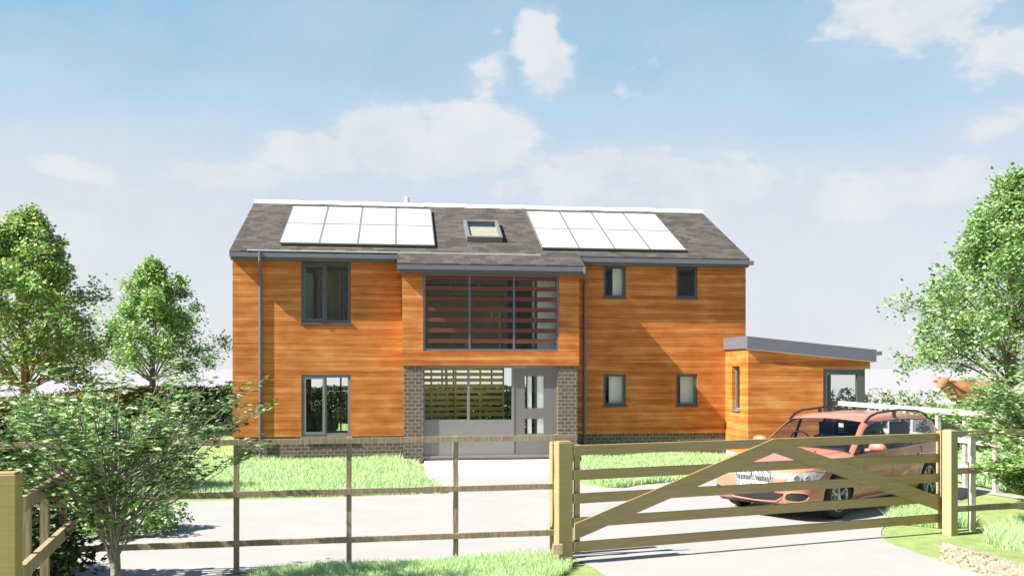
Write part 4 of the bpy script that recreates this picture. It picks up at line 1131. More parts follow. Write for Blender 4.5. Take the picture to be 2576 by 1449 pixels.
    # wheels
    for xx in (WB, -WB):
        for s in (1, -1):
            y0 = s*.70; y1 = s*.905
            w = MB(); prof = [(.215, y0+s*.02), (.30, y0), (.325, y0+s*.015), (WR, y0+s*.05), (WR, y1-s*.05), (.325, y1-s*.012), (.30, y1), (.24, y1-s*.004), (.235, y1-s*.02)]
            nseg = 48; vs = []
            for r, y in prof:
                for k in range(nseg): a = 2*PI*k/nseg; vs.append((xx+r*math.cos(a), y, WR+r*math.sin(a)))
            fs = [(i*nseg+k, i*nseg+(k+1) % nseg, (i+1)*nseg+(k+1) % nseg, (i+1)*nseg+k) for i in range(len(prof)-1) for k in range(nseg)]
            w.add(vs, fs); wheel = w.build('wheel', M['tyre'], car, smooth=True)
            w = MB(); ring = [(.238, y1-s*.012), (.222, y1-s*.008), (.212, y1-s*.03), (.205, y0+s*.03)]
            vs = []
            for r, y in ring:
                for k in range(nseg): a = 2*PI*k/nseg; vs.append((xx+r*math.cos(a), y, WR+r*math.sin(a)))
            w.add(vs, [(i*nseg+k, i*nseg+(k+1) % nseg, (i+1)*nseg+(k+1) % nseg, (i+1)*nseg+k) for i in range(len(ring)-1) for k in range(nseg)])
            for q in range(5):
                for dlt in (-.13, .13):
                    a = 2*PI*q/5+.3; c0 = Vector((math.cos(a+dlt*.6), 0, math.sin(a+dlt*.6))); c1_ = Vector((math.cos(a+dlt*1.3), 0, math.sin(a+dlt*1.3)))
                    hub = Vector((xx, y1-s*.035, WR))
                    w.tube([hub+c0*.03, hub+c0*.12+Vector((0, s*.008, 0)), hub+c1_*.222+Vector((0, s*.018, 0))], [.022, .016, .014], 6)
            w.tube([(xx, y1-s*.06, WR), (xx, y1-s*.02, WR)], .042, 16)
            w.build('rim', M['rim'], wheel, smooth=False)
            w = MB(); w.tube([(xx, y1-s*.10, WR), (xx, y1-s*.085, WR)], .15, 24); w.build('brake_disc', M['steel'], wheel)
    # number of the side: rear lamps
    for s in (1, -1):
        w = MB(); pts = []
        w.box(-2.50, -2.36, s*.70, s*.80, .80, .93); w.build('rear_lamp', plainred, car, bevel=.02)
    car.location = (origin_xy[0], origin_xy[1], .003); car.rotation_euler = (0, 0, yaw)
    return car
plainred = plain('red_lamp', (.45, .02, .015), .25, var=.05)
pf = Vector(W(4.80, 13.0)); pr = Vector(W(6.98, 14.85)); hd = (pf-pr).normalized()
lft = Vector((-hd.y, hd.x))
mid = (pf+pr)/2-lft*.88
build_car((mid.x, mid.y), math.atan2(hd.y, hd.x))

# ---------------------------------------------------------------- the cow
def build_cow(pos, yaw):
    M['cowhide'] = plain('russet_hide', (.38, .15, .06), .7, var=.2, vscale=4)
    M['horn'] = plain('pale_horn', (.42, .38, .30), .4, var=.05)
    M['muzzle'] = plain('pink_muzzle', (.70, .50, .42), .5, var=.05)
    cow = thing('cow', 'russet brown cow with pale upturned horns looking over the hedge at the right', 'cow', (0, 0, 0))
    mb = MB()
    def loft(rings, n=16):
        vs = []
        for c, ry, rz, ax in rings:
            c = Vector(c); ax = Vector(ax).normalized(); sd = Vector((0, 1, 0)); sd = (sd-ax*sd.dot(ax)).normalized(); up = ax.cross(sd)
            if up.z < 0: up = -up
            for k in range(n):
                a = 2*PI*k/n; vs.append(c+sd*math.cos(a)*ry+up*math.sin(a)*rz)
        m = len(rings)
        fs = [(i*n+k, i*n+(k+1) % n, (i+1)*n+(k+1) % n, (i+1)*n+k) for i in range(m-1) for k in range(n)]
        fs += [tuple(range(n-1, -1, -1)), tuple((m-1)*n+k for k in range(n))]
        mb.add(vs, fs)
    # trunk rump->chest (x forward)
    loft([((-1.05, 0, 1.22), .10, .14, (1, 0, 0)), ((-.98, 0, 1.18), .24, .28, (1, 0, 0)), ((-.75, 0, 1.12), .30, .37, (1, 0, 0)), ((-.4, 0, 1.08), .35, .38, (1, 0, 0)), ((0, 0, 1.06), .37, .40, (1, 0, 0)),
          ((.4, 0, 1.08), .33, .42, (1, 0, 0)), ((.62, 0, 1.10), .28, .41, (1, 0, 0)), ((.80, 0, 1.14), .21, .34, (1, 0, .1)), ((.98, 0, 1.22), .16, .25, (1, 0, .35)), ((1.14, 0, 1.33), .135, .20, (1, 0, .4)), ((1.25, 0, 1.40), .12, .16, (1, 0, .3))])
    # head, turned a little to its right
    a = Vector((1.20, .0, 1.44)); d = Vector((.80, .30, -.52)).normalized()
    loft([(a-d*.12, .08, .09, d), (a-d*.04, .155, .15, d), (a+d*.08, .175, .165, d), (a+d*.2, .145, .15, d), (a+d*.34, .105, .125, d), (a+d*.48, .095, .105, d), (a+d*.58, .10, .10, d), (a+d*.66, .07, .07, d)])
    # dewlap
    loft([((.62, 0, .86), .05, .10, (1, 0, .1)), ((.85, 0, .93), .035, .13, (1, 0, .3)), ((1.05, 0, 1.12), .03, .11, (1, 0, .6))], 10)
    for x, y in ((.55, .17), (.55, -.17)):
        loft([((x, y, 1.0), .12, .15, (0, 0, -1)), ((x, y, .72), .075, .095, (0, 0, -1)), ((x+.01, y, .46), .05, .055, (0, 0, -1)), ((x, y, .40), .052, .056, (0, 0, -1)), ((x, y, .14), .036, .038, (0, 0, -1)), ((x+.01, y, .03), .055, .06, (0, 0, -1))], 12)
    for x, y in ((-.80, .18), (-.80, -.18)):
        loft([((x, y, 1.1), .13, .24, (0, 0, -1)), ((x+.08, y, .78), .095, .15, (.1, 0, -1)), ((x-.07, y, .52), .055, .075, (-.4, 0, -1)), ((x-.10, y, .46), .05, .065, (0, 0, -1)), ((x-.05, y, .16), .038, .042, (.1, 0, -1)), ((x-.03, y, .03), .055, .06, (0, 0, -1))], 12)
    tmp = mb.build('tmp', M['cowhide'], None)
    r = tmp.modifiers.new('r', 'REMESH'); r.mode = 'VOXEL'; r.voxel_size = .028
    s = tmp.modifiers.new('s', 'SMOOTH'); s.iterations = 6; s.factor = .6
    bpy.context.view_layer.update()
    me = bpy.data.meshes.new_from_object(tmp.evaluated_get(bpy.context.evaluated_depsgraph_get())); bpy.data.objects.remove(tmp)
    me.materials.clear(); me.materials.append(M['cowhide']); me.materials.append(M['muzzle'])
    nose = a+d*.62
    for p in me.polygons:
        p.use_smooth = True; p.material_index = 1 if (p.center-nose).length < .16 and (p.center-a).dot(d) > .49 else 0
    o = bpy.data.objects.new('body', me); COL.objects.link(o); o.parent = cow; me.name = 'body'
    side = Vector((0, 0, 1)).cross(d).normalized(); up = d.cross(side).normalized()
    if up.z < 0: up = -up
    for s_ in (1, -1):
        w = MB(); b = a-d*.02+side*s_*.10+up*.12
        w.tube([b, b+side*s_*.08+up*.03, b+side*s_*.14+up*.10, b+side*s_*.15+up*.19, b+side*s_*.12+up*.27], [.033, .030, .024, .015, .004], 10)
        w.build('horn', M['horn'], cow, smooth=True)
        w = MB(); b = a+d*.0+side*s_*.15+up*.03; n = 10; vs = []
        for t, wd_ in ((0, .02), (.3, .05), (.6, .055), (.85, .035), (1, .005)):
            c = b+side*s_*.20*t-up*.04*t-d*.03*t
            for k in range(n): an = 2*PI*k/n; vs.append(c+up*math.cos(an)*wd_+d*math.sin(an)*.014)
        w.add(vs, [(i*n+k, i*n+(k+1) % n, (i+1)*n+(k+1) % n, (i+1)*n+k) for i in range(4) for k in range(n)]+[tuple(range(n)), tuple(4*n+k for k in range(n))])
        w.build('ear', M['cowhide'], cow, smooth=True)
        w = MB(); e = a+d*.16+side*s_*.140+up*.05; w.tube([e-side*s_*.02, e+side*s_*.012], [.026, .018], 10); w.build('eye', M['black'], cow)
        w = MB(); e = nose+side*s_*.035+up*.03+d*.035; w.tube([e-d*.02, e+d*.012], [.016, .012], 8); w.build('nostril', M['black'], cow)
    w = MB(); w.tube([(-1.05, 0, 1.32), (-1.14, 0, 1.15), (-1.15, 0, .8), (-1.13, 0, .55)], [.03, .022, .018, .035], 8); w.build('tail', M['cowhide'], cow, smooth=True)
    cow.location = (pos[0], pos[1], 0); cow.rotation_euler = (0, 0, yaw); cow.scale = (1.2,)*3
cwp = wpx(2452, 32.5)
build_cow(cwp, R(200)-TH)
# ---------------------------------------------------------------- foliage tools
def unit(a): return a/np.maximum(np.linalg.norm(a, axis=-1, keepdims=True), 1e-9)
KITE = np.array([[0, 0], [.42, .35], [0, 1], [-.42, .35]])
MAPLE = np.array([[0, 0], [.30, .02], [.62, .18], [.40, .36], [.56, .66], [.22, .60], [0, 1.05], [-.22, .60], [-.56, .66], [-.40, .36], [-.62, .18], [-.30, .02]])
def leaves(rs, P, size, shape='kite', flat=.5, dirs=None):
    """leaf polygons at points P; flat = how strongly they lie level"""
    n = len(P); T = KITE if shape == 'kite' else MAPLE; k = len(T)
    nm = rs.normal(0, 1, (n, 3)); nm[:, 2] = np.abs(nm[:, 2]); nm = unit(nm)*(1-flat); nm[:, 2] += flat; nm = unit(nm)
    d = rs.normal(0, 1, (n, 3)) if dirs is None else dirs+rs.normal(0, .6, (n, 3))
    d = unit(d-nm*np.sum(d*nm, 1, keepdims=True)); s = np.cross(nm, d)
    sz = size*rs.uniform(.6, 1.3, n)[:, None]
    V = np.zeros((n, k, 3))
    for i, (a, b) in enumerate(T):
        V[:, i] = P+s*a*sz+d*b*sz-nm*(abs(a)*.25)*sz
    return V.reshape(-1, 3), np.arange(n*k), np.full(n, k)
def tubes_np(segs, n=5):
    """segs: list of (pts, radii)"""
    V = []; L = []; c = 0
    cs = [(math.cos(2*PI*k/n), math.sin(2*PI*k/n)) for k in range(n)]
    for pts, rad in segs:
        pts = np.asarray(pts); m = len(pts)
        t = np.gradient(pts, axis=0) if m > 2 else np.repeat((pts[1]-pts[0])[None], 2, 0)
        t = unit(t); ref = np.array([.3, .2, 1.]) if abs(t[0, 2]) < .8 else np.array([1., .2, 0])
        u = unit(np.cross(t, ref)); w = np.cross(u, t)
        for (a, b) in cs: pass
        ring = np.stack([pts+(u*a+w*b)*np.asarray(rad)[:, None] for a, b in cs], 1)
        V.append(ring.reshape(-1, 3))
        i = np.arange(m-1)[:, None]*n; k = np.arange(n)[None]; k2 = (k+1) % n
        q = np.stack([i+k, i+k2, i+n+k2, i+n+k], -1).reshape(-1)+c
        L.append(q); c += m*n
    V = np.concatenate(V); L = np.concatenate(L)
    return V, L, np.full(len(L)//4, 4)
def tree(name, label, cat, base, H, trunk_r, clear, Rmax, prof, n1, n2, n3, nleaf, lsize, leaf, bark, seed, group=None, elev=(25, 55), spread=.2, droop=.15, fork=True, shape='kite', flat=.35, n3len=.28):
    rs = np.random.RandomState(seed)
    t = thing(name, label, cat, (base[0], base[1], 0), group)
    B = np.array([base[0], base[1], 0.])
    segs_big = []; segs_small = []; LP = []; LD = []
    m = 14; zz = np.linspace(0, H*.94, m)
    wob = np.cumsum(rs.normal(0, H*.006, (m, 2)), 0); wob[:2] = 0
    trunk = np.stack([wob[:, 0], wob[:, 1], zz], 1)+B
    segs_big.append((trunk, trunk_r*(1-zz/H)**.75+.008))
    def at(z): return np.array([np.interp(z, zz, trunk[:, 0]), np.interp(z, zz, trunk[:, 1]), z])
    for i in range(n1):
        f = (i+rs.uniform(0, 1))/n1
        ztip = clear+(H-clear)*(f**.85)
        rr = Rmax*prof((ztip-clear)/(H-clear))*rs.uniform(.62, 1.2)
        el = R(rs.uniform(*elev)); az = i*2.39996+rs.uniform(-.3, .3)
        zs = max(clear*.82, ztip-rr*math.tan(el)*.85); zs = min(zs, H*.9)
        p0 = at(zs); tip = np.array([p0[0]+math.cos(az)*rr, p0[1]+math.sin(az)*rr, ztip])
        s = np.linspace(0, 1, 7)[:, None]
        sag = np.sin(s*PI)*np.array([0, 0, 1.])*droop*rr
        pts = p0+(tip-p0)*s+sag+np.cumsum(rs.normal(0, rr*.018, (7, 3)), 0)*s
        r0 = min(trunk_r*.42, .011*np.linalg.norm(tip-p0)+.007)
        segs_big.append((pts, np.linspace(r0, .005, 7)))
        bl = np.linalg.norm(tip-p0)
        for j in range(n2):
            u = rs.uniform(.22, 1.0)**.8
            q0 = np.array([np.interp(u, s[:, 0], pts[:, c]) for c in range(3)])
            dd = unit(tip-p0); rd = unit(rs.normal(0, 1, 3)); d2 = unit(dd*.8+rd*.9+np.array([0, 0, .18]))
            l2 = bl*rs.uniform(.2, .42)*(1.15-u*.6)+.08
            q1 = q0+d2*l2; qm = (q0+q1)/2+rs.normal(0, l2*.06, 3)
            segs_small.append((np.array([q0, qm, q1]), np.array([.007, .005, .003])*(.6+H*.06)))
            for k in range(n3):
                v = rs.uniform(.25, 1); e0 = q0+(q1-q0)*v
                d3 = unit(d2*.6+rs.normal(0, .8, 3)+np.array([0, 0, .1])); l3 = l2*rs.uniform(.25, .55)*(n3len/.28)
                e1 = e0+d3*l3
                if k % 2 == 0: segs_small.append((np.array([e0, e1]), np.array([.0035, .002])*(.6+H*.06)))
                w = rs.uniform(.1, 1.05, nleaf)[:, None]
                LP.append(e0+(e1-e0)*w+rs.normal(0, spread*.5, (nleaf, 3))); LD.append(np.repeat(d3[None], nleaf, 0))
    V, L, S = tubes_np(segs_big, 7)
    np_mesh('trunk', V, L, S, M[bark], t).data.polygons.foreach_set('use_smooth', [True]*len(S))
    V, L, S = tubes_np(segs_small, 3)
    np_mesh('branches', V, L, S, M[bark], t)
    P = np.concatenate(LP); D = np.concatenate(LD)
    V, L, S = leaves(rs, P, lsize, shape, flat, D)
    np_mesh('crown', V, L, S, M[leaf], t)
    return t
def oval(t): return max(.06, (1-t)**.80*min(1.08, (t+.2)/.30))

b1 = wpx(66, 27.5)
tree('broadleaf_tree', 'tall green and yellow tree with orange brown bark at the far left', 'tree', b1, EYE+(HZ-540)*27.5/F, .15, 1.75, 3.3, oval, 64, 9, 6, 9, .125, 'leaf_warm', 'bark_warm', 11, group='trees around the garden')
b2 = wpx(383, 35)
tree('broadleaf_tree', 'smaller green tree with a pale trunk rising behind the dark hedge', 'tree', b2, EYE+(HZ-662)*35/F, .14, 2.0, 2.75, oval, 54, 9, 6, 8, .118, 'leaf_mid', 'bark', 12, group='trees around the garden')
b3 = wpx(2535, 24)
tree('broadleaf_tree', 'tall bright leaved tree cut by the right edge, behind the cow', 'tree', b3, EYE+(HZ-448)*24/F, .16, 2.0, 3.0, oval, 66, 10, 6, 10, .105, 'leaf_bright', 'bark', 13, group='trees around the garden')

# near shrubs: slender stems fanning up from a low trunk, leaves in flat sprays
def shrub(name, label, base, H, n1, spreadr, seed, leaf, bark, lsize, trunk_r, z0=(.25, 1.1), nsp=5, nl=16, azr=None, trunk_h=1.1, zb=0, fall=.42):
    rs = np.random.RandomState(seed)
    t = thing(name, label, 'shrub', (base[0], base[1], zb), 'lobed leaf shrubs near the fences')
    B = np.array([base[0], base[1], 0.]); big = []; small = []; LP = []; LD = []
    for k in range(3):
        zz = np.linspace(zb, trunk_h, 9); off = rs.normal(0, .012, 2) if k else np.zeros(2)
        big.append((np.stack([off[0]*(1+zz*2)+.012*np.sin(zz*5+k), off[1]*(1+zz)+.01*np.cos(zz*4), zz], 1)+B, trunk_r*(1-.6*zz/trunk_h)*(1 if k == 0 else .6)))
    for i in range(n1):
        a = i*2.39996+rs.uniform(-.4, .4); f = rs.uniform(0, 1)
        zs = z0[0]+(z0[1]-z0[0])*rs.uniform(0, 1)
        rr = spreadr*math.sqrt(rs.uniform(.03, 1)); L = 0; zs = max(zs, z0[0]+(z0[1]-z0[0])*.55*(rr/spreadr)**2)
        ztop = zs+.35+(H-zs-.25)*rs.uniform(.25, 1)*(1-fall*(rr/spreadr)**2)
        p0 = B+np.array([0, 0, zs]); tip = B+np.array([math.cos(a)*rr, math.sin(a)*rr, ztop])
        s = np.linspace(0, 1, 9)[:, None]
        out = np.sin(s*PI)*np.array([math.cos(a), math.sin(a), -.3])*rr*.10
        pts = p0+(tip-p0)*s**np.array([1.15, 1.15, .95])+out+np.cumsum(rs.normal(0, .010, (9, 3)), 0)
        r0 = rs.uniform(.006, .013)
        big.append((pts, np.linspace(r0, .0022, 9)))
        for j in range(nsp):
            u = rs.uniform(.25, 1.0); e0 = np.array([np.interp(u, s[:, 0], pts[:, c]) for c in range(3)])
            dd = unit(tip-p0); az2 = a+rs.uniform(-1.5, 1.5)
            d2 = unit(np.array([math.cos(az2), math.sin(az2), rs.uniform(.1, .9)])+dd*.5); l2 = rs.uniform(.12, .34)*(1.2-.4*u)
            e1 = e0+d2*l2
            small.append((np.array([e0, (e0+e1)/2+rs.normal(0, .008, 3), e1]), np.array([.0035, .0025, .0012])))
            if u < .42 and rs.rand() < .7: continue
            w = rs.uniform(.15, 1.1, nl)[:, None]
            c = e0+(e1-e0)*w; c[:, :2] += rs.normal(0, .05, (nl, 2)); c[:, 2] += rs.normal(0, .012, nl)
            LP.append(c); LD.append(np.repeat(d2[None]*np.array([1, 1, .2]), nl, 0))
    V, L, S = tubes_np(big, 6); V2, L2, S2 = tubes_np(small, 3)
    np_mesh('stems', np.concatenate([V, V2]), np.concatenate([L, L2+len(V)]), np.concatenate([S, S2]), M[bark], t).data.polygons.foreach_set('use_smooth', [True]*(len(S)+len(S2)))
    P = np.concatenate(LP); D = np.concatenate(LD)
    V, L, S = leaves(rs, P, lsize, 'maple', .72, D); np_mesh('foliage', V, L, S, M[leaf], t)
    return t
sb = wpx(288, 8.15)
shrub('lobed_leaf_shrub', 'open many stemmed shrub with small lobed leaves in front of the fence at the left', sb, 2.2, 84, 1.36, 21, 'leaf_near', 'bark_pale', .056, .055, nsp=7, nl=11, fall=.2, z0=(.25, 1.3), trunk_h=1.7)
sb = wpx(2690, 12.9)
shrub('lobed_leaf_shrub', 'dense leafy shrub beside the right gate post with branches over the fence', sb, 2.4, 104, 1.85, 22, 'leaf_bright', 'bark_pale', .066, .05, nsp=8, nl=15, z0=(.2, 1.2), trunk_h=1.4, fall=.55)
sb = wpx(2610, 10.9)
shrub('lobed_leaf_shrub', 'low leafy shrub on the grass bank at the right edge', sb, 1.45, 40, .75, 23, 'leaf_mid', 'bark_dark', .055, .04, nsp=8, nl=16, z0=(.35, .7), trunk_h=.9, zb=.08)

# hedges: a dark core with a skin of leaves
def hedge(name, label, pts, wd, h, n, lsize, leaf, seed, cat='hedge', rough=.06):
    rs = np.random.RandomState(seed); pts = [Vector(p) for p in pts]
    t = thing(name, label, cat, (pts[0].x, pts[0].y, 0), 'hedges round the garden')
    core = MB(); tot = sum((pts[i+1]-pts[i]).length for i in range(len(pts)-1)); LP = []
    for i in range(len(pts)-1):
        a, b = pts[i], pts[i+1]; d = (b-a).normalized(); nn = Vector((d.y, -d.x)); Ls = (b-a).length
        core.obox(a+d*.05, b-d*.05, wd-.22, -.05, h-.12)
        k = int(n*Ls/tot); u = rs.uniform(0, Ls, k); face = rs.rand(k)
        side = np.where(face < .42, 1, np.where(face < .62, -1, 0))
        v = np.where(side != 0, side*wd/2, rs.uniform(-wd/2, wd/2, k)); z = np.where(side != 0, rs.uniform(0, h, k), h)
        bumps = .05*np.sin(u*3.1)+.04*np.sin(u*7.3+z*5)+rs.normal(0, rough, k)
        v = v+np.where(side != 0, side*bumps*.6, 0); z = z+np.where(side == 0, bumps*.6, 0)
        LP.append(np.stack([a.x+d.x*u+nn.x*v, a.y+d.y*u+nn.y*v, z], 1))
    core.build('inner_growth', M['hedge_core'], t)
    P = np.concatenate(LP); V, L, S = leaves(rs, P, lsize, 'kite', .15)
    np_mesh('foliage', V, L, S, M[leaf], t); return t
hl0 = W(-10.2, 15.5); hl1 = W(-13.6, 34.2)
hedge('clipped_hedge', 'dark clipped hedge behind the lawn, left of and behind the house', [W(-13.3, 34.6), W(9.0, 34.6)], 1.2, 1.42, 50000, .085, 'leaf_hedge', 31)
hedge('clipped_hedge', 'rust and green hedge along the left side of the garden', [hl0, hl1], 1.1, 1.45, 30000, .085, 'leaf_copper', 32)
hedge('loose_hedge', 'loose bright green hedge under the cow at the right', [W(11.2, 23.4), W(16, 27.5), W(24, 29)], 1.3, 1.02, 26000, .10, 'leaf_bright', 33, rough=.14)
# orange fallen leaves and ground cover at the foot of the left hedge
def litter(name, label, poly, n, size, leaf, seed, cat='ground cover', z=.02):
    rs = np.random.RandomState(seed); P = np.array(poly); lo, hi = P.min(0), P.max(0)
    x = rs.uniform(lo[0], hi[0], n*3); y = rs.uniform(lo[1], hi[1], n*3); k = inpoly(x, y, poly); x, y = x[k][:n], y[k][:n]
    V, L, S = leaves(rs, np.stack([x, y, np.abs(rs.normal(0, .05, len(x)))+z], 1), size, 'kite', .6)
    o = np_mesh(name, V, L, S, M[leaf]); tag(o, label, cat, kind='stuff')
litter('orange_ground_cover', 'orange ground cover in front of the left hedge', [gp(-60, 1150), gp(330, 1148), gp(420, 1110), gp(200, 1104), gp(-60, 1112)], 22000, .07, 'leaf_orange', 41)
# laurel behind the side fence
def bush(name, label, base, rx, rz, n, lsize, leaf, seed, cat='bush'):
    rs = np.random.RandomState(seed); t = thing(name, label, cat, (base[0], base[1], 0), 'bushes behind the left shrub')
    v = unit(rs.normal(0, 1, (n, 3))); v[:, 2] = np.abs(v[:, 2]); rad = rs.uniform(.62, 1.05, n)*(1+.16*np.sin(v[:, 0]*7+v[:, 2]*5)+.12*np.sin(v[:, 1]*9))
    P = v*rad[:, None]*np.array([rx, rx, rz])+np.array([base[0], base[1], 0.05])
    V, L, S = leaves(rs, P, lsize, 'maple', .4); np_mesh('foliage', V, L, S, M[leaf], t)
    segs = []
    for i in range(16):
        a = rs.uniform(0, 2*PI); e = rs.uniform(.3, 1.2); L_ = rs.uniform(.5, .9)
        tip = np.array([math.cos(a)*math.cos(e)*rx*L_, math.sin(a)*math.cos(e)*rx*L_, math.sin(e)*rz*L_])
        b = np.array([base[0], base[1], 0.]); segs.append((np.array([b, b+tip*.5+rs.normal(0, .03, 3), b+tip]), np.array([.014, .009, .004])))
    V, L, S = tubes_np(segs, 5); np_mesh('stems', V, L, S, M['bark_dark'], t); return t
bush('dark_bush', 'dark bush in the corner behind the left side fence', W(-5.15, 9.0), .75, 1.0, 5200, .06, 'leaf_hedge', 51)  # dark leaf colour stands in for shade from trees out of view
bush('dark_bush', 'dark low bush between the left shrub and the drive', W(-5.3, 11.9), .75, .55, 4200, .05, 'leaf_mid', 52)
bush('leafy_bush', 'pale leafy bush on the lawn behind the left shrub', wpx(330, 15.5), .9, 1.35, 7000, .07, 'leaf_bright', 53)
bush('leafy_bush', 'pale leafy bush in front of the rust coloured hedge', wpx(150, 17.5), 1.2, 1.5, 8000, .075, 'leaf_bright', 54)

# tall weeds with drooping tips along the boundary
def weeds(name, label, a, b, wd, n, h, seed):
    rs = np.random.RandomState(seed); a = np.array(a); b = np.array(b); d = b-a; L_ = np.linalg.norm(d); d = d/L_; nn = np.array([d[1], -d[0]])
    segs = []; LP = []; LD = []
    for i in range(n):
        p = a+d*rs.uniform(0, L_)+nn*rs.normal(0, wd); hh = h*rs.uniform(.6, 1.12); az = rs.uniform(0, 2*PI); k = rs.uniform(.08, .3)*hh
        s = np.linspace(0, 1, 7)
        x = p[0]+math.cos(az)*k*s**2; y = p[1]+math.sin(az)*k*s**2; z = hh*(s-.12*s**4)
        pts = np.stack([x, y, z], 1); segs.append((pts, np.linspace(.008, .003, 7)))
        m = 20; u = rs.uniform(.2, 1, m)
        LP.append(np.stack([np.interp(u, s, pts[:, c]) for c in range(3)], 1))
        dr = rs.normal(0, 1, (m, 3)); dr[:, 2] = -.35; LD.append(unit(dr))
    V, L, S = tubes_np(segs, 3)
    P = np.concatenate(LP); D = np.concatenate(LD); V2, L2, S2 = leaves(rs, P, .10, 'kite', .2, D)
    Vn = np.concatenate([V, V2]); Ln = np.concatenate([L, L2+len(V)]); Sn = np.concatenate([S, S2])
    mi = np.concatenate([np.zeros(len(S)), np.ones(len(S2))])
    o = np_mesh(name, Vn, Ln, Sn, [M['leaf_weed'], M['leaf_weed']], None, mi); tag(o, label, 'weeds', kind='stuff')
weeds('tall_weeds', 'tall feathery weeds behind the pale boundary fence', W(8.0, 25.8), W(11.4, 24.1), .5, 280, 1.72, 61)

# stump
st = gp(1520, 1212)
w = MB(); w.tube([(st[0], st[1], -.05), (st[0], st[1], .10), (st[0]+.01, st[1], .26)], [.085, .072, .068], 14)
o = w.build('tree_stump', M['bark_dark'], smooth=False); tag(o, 'short brown stump standing in the grass edge beyond the gate', 'stump')
# ---------------------------------------------------------------- sky, sun, camera
def dirpx(px, py):
    v = Vector((ST*F+CT*(px-CX), CT*F-ST*(px-CX), HZ-py)); return v.normalized()
SUN = Vector((-4.18, -1, 4.12)).normalized()
wd = bpy.data.worlds.new('World'); SC.world = wd; wd.use_nodes = True
nt = wd.node_tree; nt.nodes.clear()
out = nt.nodes.new('ShaderNodeOutputWorld'); bg = nt.nodes.new('ShaderNodeBackground'); nt.links.new(bg.outputs[0], out.inputs[0])
bg.inputs[1].default_value = .1
sky = nt.nodes.new('ShaderNodeTexSky'); sky.sky_type = 'NISHITA'; sky.sun_disc = False
sky.sun_elevation = math.asin(SUN.z); sky.sun_rotation = math.atan2(SUN.x, SUN.y)
sky.air_density = 1.0; sky.dust_density = .6; sky.ozone_density = 1.5
tc = N(nt, 'ShaderNodeTexCoord')
sp = N(nt, 'ShaderNodeSeparateXYZ'); nt.links.new(tc.outputs['Generated'], sp.inputs[0])
# thin haze low in the sky
K = 1/(.1*2**EXPO)
def C(r, g, b):
    f = lambda c: ((c/255+.055)/1.055)**2.4 if c > 10 else c/255/12.92
    return (f(r)*K, f(g)*K, f(b)*K)
gr = ramp(nt, [(0.0, C(236, 234, 238)), (.05, C(226, 228, 236)), (.14, C(219, 226, 236)), (.21, C(204, 219, 234)), (.285, C(176, 209, 231)), (.36, C(146, 195, 227)), (.45, C(122, 176, 217)), (.62, C(84, 135, 190)), (.95, C(58, 102, 162))])
nt.links.new(sp.outputs[2], gr.inputs[0])
mixs = N(nt, 'ShaderNodeMix', data_type='RGBA'); mixs.inputs[0].default_value = .93
nt.links.new(sky.outputs[0], mixs.inputs[6]); nt.links.new(gr.outputs[0], mixs.inputs[7])

# clouds: soft bodies in fixed sky directions broken up by noise
mp = N(nt, 'ShaderNodeMapping'); mp.inputs['Scale'].default_value = (1, 1, 1.7)
nt.links.new(tc.outputs['Generated'], mp.inputs[0])
n1 = N(nt, 'ShaderNodeTexNoise', i_Scale=9.0, i_Detail=10.0, i_Roughness=.56, i_Distortion=.35)
nt.links.new(mp.outputs[0], n1.inputs[0])
n0 = N(nt, 'ShaderNodeTexNoise', i_Scale=2.6, i_Detail=6.0, i_Roughness=.55); nt.links.new(mp.outputs[0], n0.inputs[0])
def mth(op, a, b=None, c=None, clamp=False):
    n = N(nt, 'ShaderNodeMath', operation=op); n.use_clamp = clamp
    for i, v in enumerate((a, b, c)):
        if v is None: continue
        if isinstance(v, (int, float)): n.inputs[i].default_value = v
        else: nt.links.new(v, n.inputs[i])
    return n.outputs[0]
blobs = [ # px, py, rx, ry, strength
    (965, 350, 120, 82, 1.1), (1040, 390, 170, 58, 1.1), (1200, 348, 128, 70, 1.1), (1120, 390, 200, 60, 1.1), (790, 388, 140, 50, 1.05),
    (560, 440, 260, 46, .8), (240, 430, 170, 38, .66), (1350, 100, 48, 72, .95), (1375, 175, 62, 70, .85), (1225, 190, 62, 50, .66), (1385, 45, 28, 34, .7),
    (1500, 290, 150, 90, .3), (1640, 425, 130, 55, 1.05), (1500, 412, 100, 48, 1.0), (1760, 485, 190, 68, 1.0), (1360, 450, 130, 40, .7),
    (2330, 40, 260, 85, .75), (2560, 120, 160, 70, .7), (2520, 310, 150, 50, .65), (2330, 470, 170, 62, .85), (2100, 510, 300, 60, .7), (2000, 440, 240, 60, .55), (1500, 470, 240, 60, .7), (450, 620, 190, 50, .5), (1850, 400, 40, 22, .5), (1250, 80, 24, 14, .5)]
acc = None
for px, py, rx, ry, s in blobs:
    c = dirpx(px, py)
    e1 = Vector((c.y, -c.x, 0)).normalized(); e2 = e1.cross(c).normalized()
    if e2.z < 0: e2 = -e2
    def dot(v):
        n = N(nt, 'ShaderNodeVectorMath', operation='DOT_PRODUCT'); nt.links.new(tc.outputs['Generated'], n.inputs[0]); n.inputs[1].default_value = v; return n.outputs['Value']
    a = mth('MULTIPLY', dot(e1), F/rx); b = mth('MULTIPLY', mth('ADD', dot(e2), 0), F/ry)
    d2 = mth('ADD', mth('MULTIPLY', a, a), mth('MULTIPLY', b, b))
    g = mth('POWER', 2.718, mth('MULTIPLY', d2, -.75))
    fwd = mth('GREATER_THAN', dot(c), 0)
    g = mth('MULTIPLY', mth('MULTIPLY', g, s), fwd)
    acc = g if acc is None else mth('MAXIMUM', acc, g)
nf = N(nt, 'ShaderNodeTexNoise', i_Scale=26.0, i_Detail=8.0, i_Roughness=.6, i_Distortion=.3); nt.links.new(mp.outputs[0], nf.inputs[0])
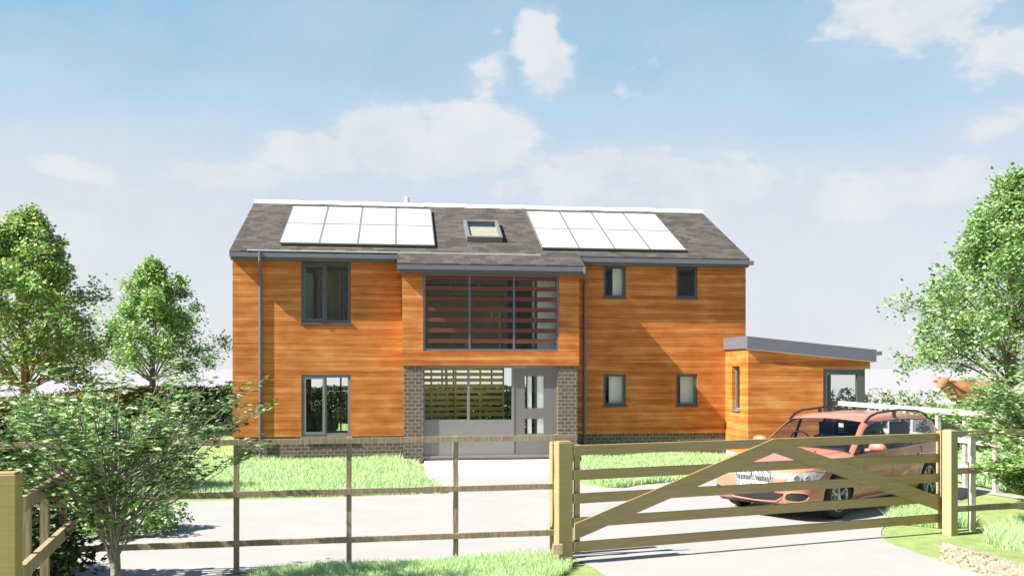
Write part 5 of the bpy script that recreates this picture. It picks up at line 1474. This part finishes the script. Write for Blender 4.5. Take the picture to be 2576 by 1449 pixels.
wisp = mth('MULTIPLY', mth('SUBTRACT', n0.outputs[0], .42, clamp=True), 3.0)
elv = N(nt, 'ShaderNodeMapRange', clamp=True); elv.inputs[1].default_value = .42; elv.inputs[2].default_value = .12
nt.links.new(sp.outputs[2], elv.inputs[0]); wisp = mth('MULTIPLY', wisp, mth('ADD', mth('MULTIPLY', elv.outputs[0], .7), .3))
body = mth('ADD', acc, mth('ADD', mth('MULTIPLY', mth('SUBTRACT', n1.outputs[0], .5), 1.5), mth('MULTIPLY', mth('SUBTRACT', nf.outputs[0], .5), .8)))
dens = N(nt, 'ShaderNodeMapRange', clamp=True, interpolation_type='SMOOTHSTEP'); dens.inputs[1].default_value = .28; dens.inputs[2].default_value = .70
nt.links.new(body, dens.inputs[0])
n2 = N(nt, 'ShaderNodeTexNoise', i_Scale=22.0, i_Detail=8.0, i_Roughness=.6, i_Distortion=.3); nt.links.new(mp.outputs[0], n2.inputs[0])
veil = mth('MULTIPLY', mth('MULTIPLY', acc, .8), mth('ADD', mth('MULTIPLY', n0.outputs[0], 1.4), .1))
inner = mth('ADD', mth('MULTIPLY', n2.outputs[0], .9), .5, clamp=True)
tot = mth('MAXIMUM', mth('MAXIMUM', mth('MULTIPLY', dens.outputs[0], inner), veil), wisp, None, True)
cr = ramp(nt, [(.3, C(216, 224, 234)), (.7, C(236, 239, 243))]); nt.links.new(n1.outputs[0], cr.inputs[0])
mixc = N(nt, 'ShaderNodeMix', data_type='RGBA'); nt.links.new(tot, mixc.inputs[0])
nt.links.new(mixs.outputs[2], mixc.inputs[6]); nt.links.new(cr.outputs[0], mixc.inputs[7])
nt.links.new(mixc.outputs[2], bg.inputs[0])

ld = bpy.data.lights.new('sun', 'SUN'); ld.energy = 5.0; ld.angle = R(.6); ld.color = (1, .955, .88)
lo = bpy.data.objects.new('sun', ld); COL.objects.link(lo)
lo.rotation_euler = (-SUN).to_track_quat('-Z', 'Y').to_euler(); lo.location = SUN*60

cd = bpy.data.cameras.new('camera'); cam = bpy.data.objects.new('camera', cd); COL.objects.link(cam)
cam.location = (0, 0, EYE); cam.rotation_euler = (PI/2, 0, -TH)
cd.sensor_width = 36; cd.lens = 36*F/2576; cd.shift_y = (HZ-724.5)/2576; cd.clip_end = 9000; cd.clip_start = .05
SC.camera = cam
SC.view_settings.view_transform = 'Standard'; SC.view_settings.look = 'None'; SC.view_settings.gamma = 1
SC.view_settings.exposure = EXPO; SC.view_settings.use_curve_mapping = False
SC.cycles.max_bounces = 10; SC.cycles.transparent_max_bounces = 24
SC.cycles.diffuse_bounces = 4
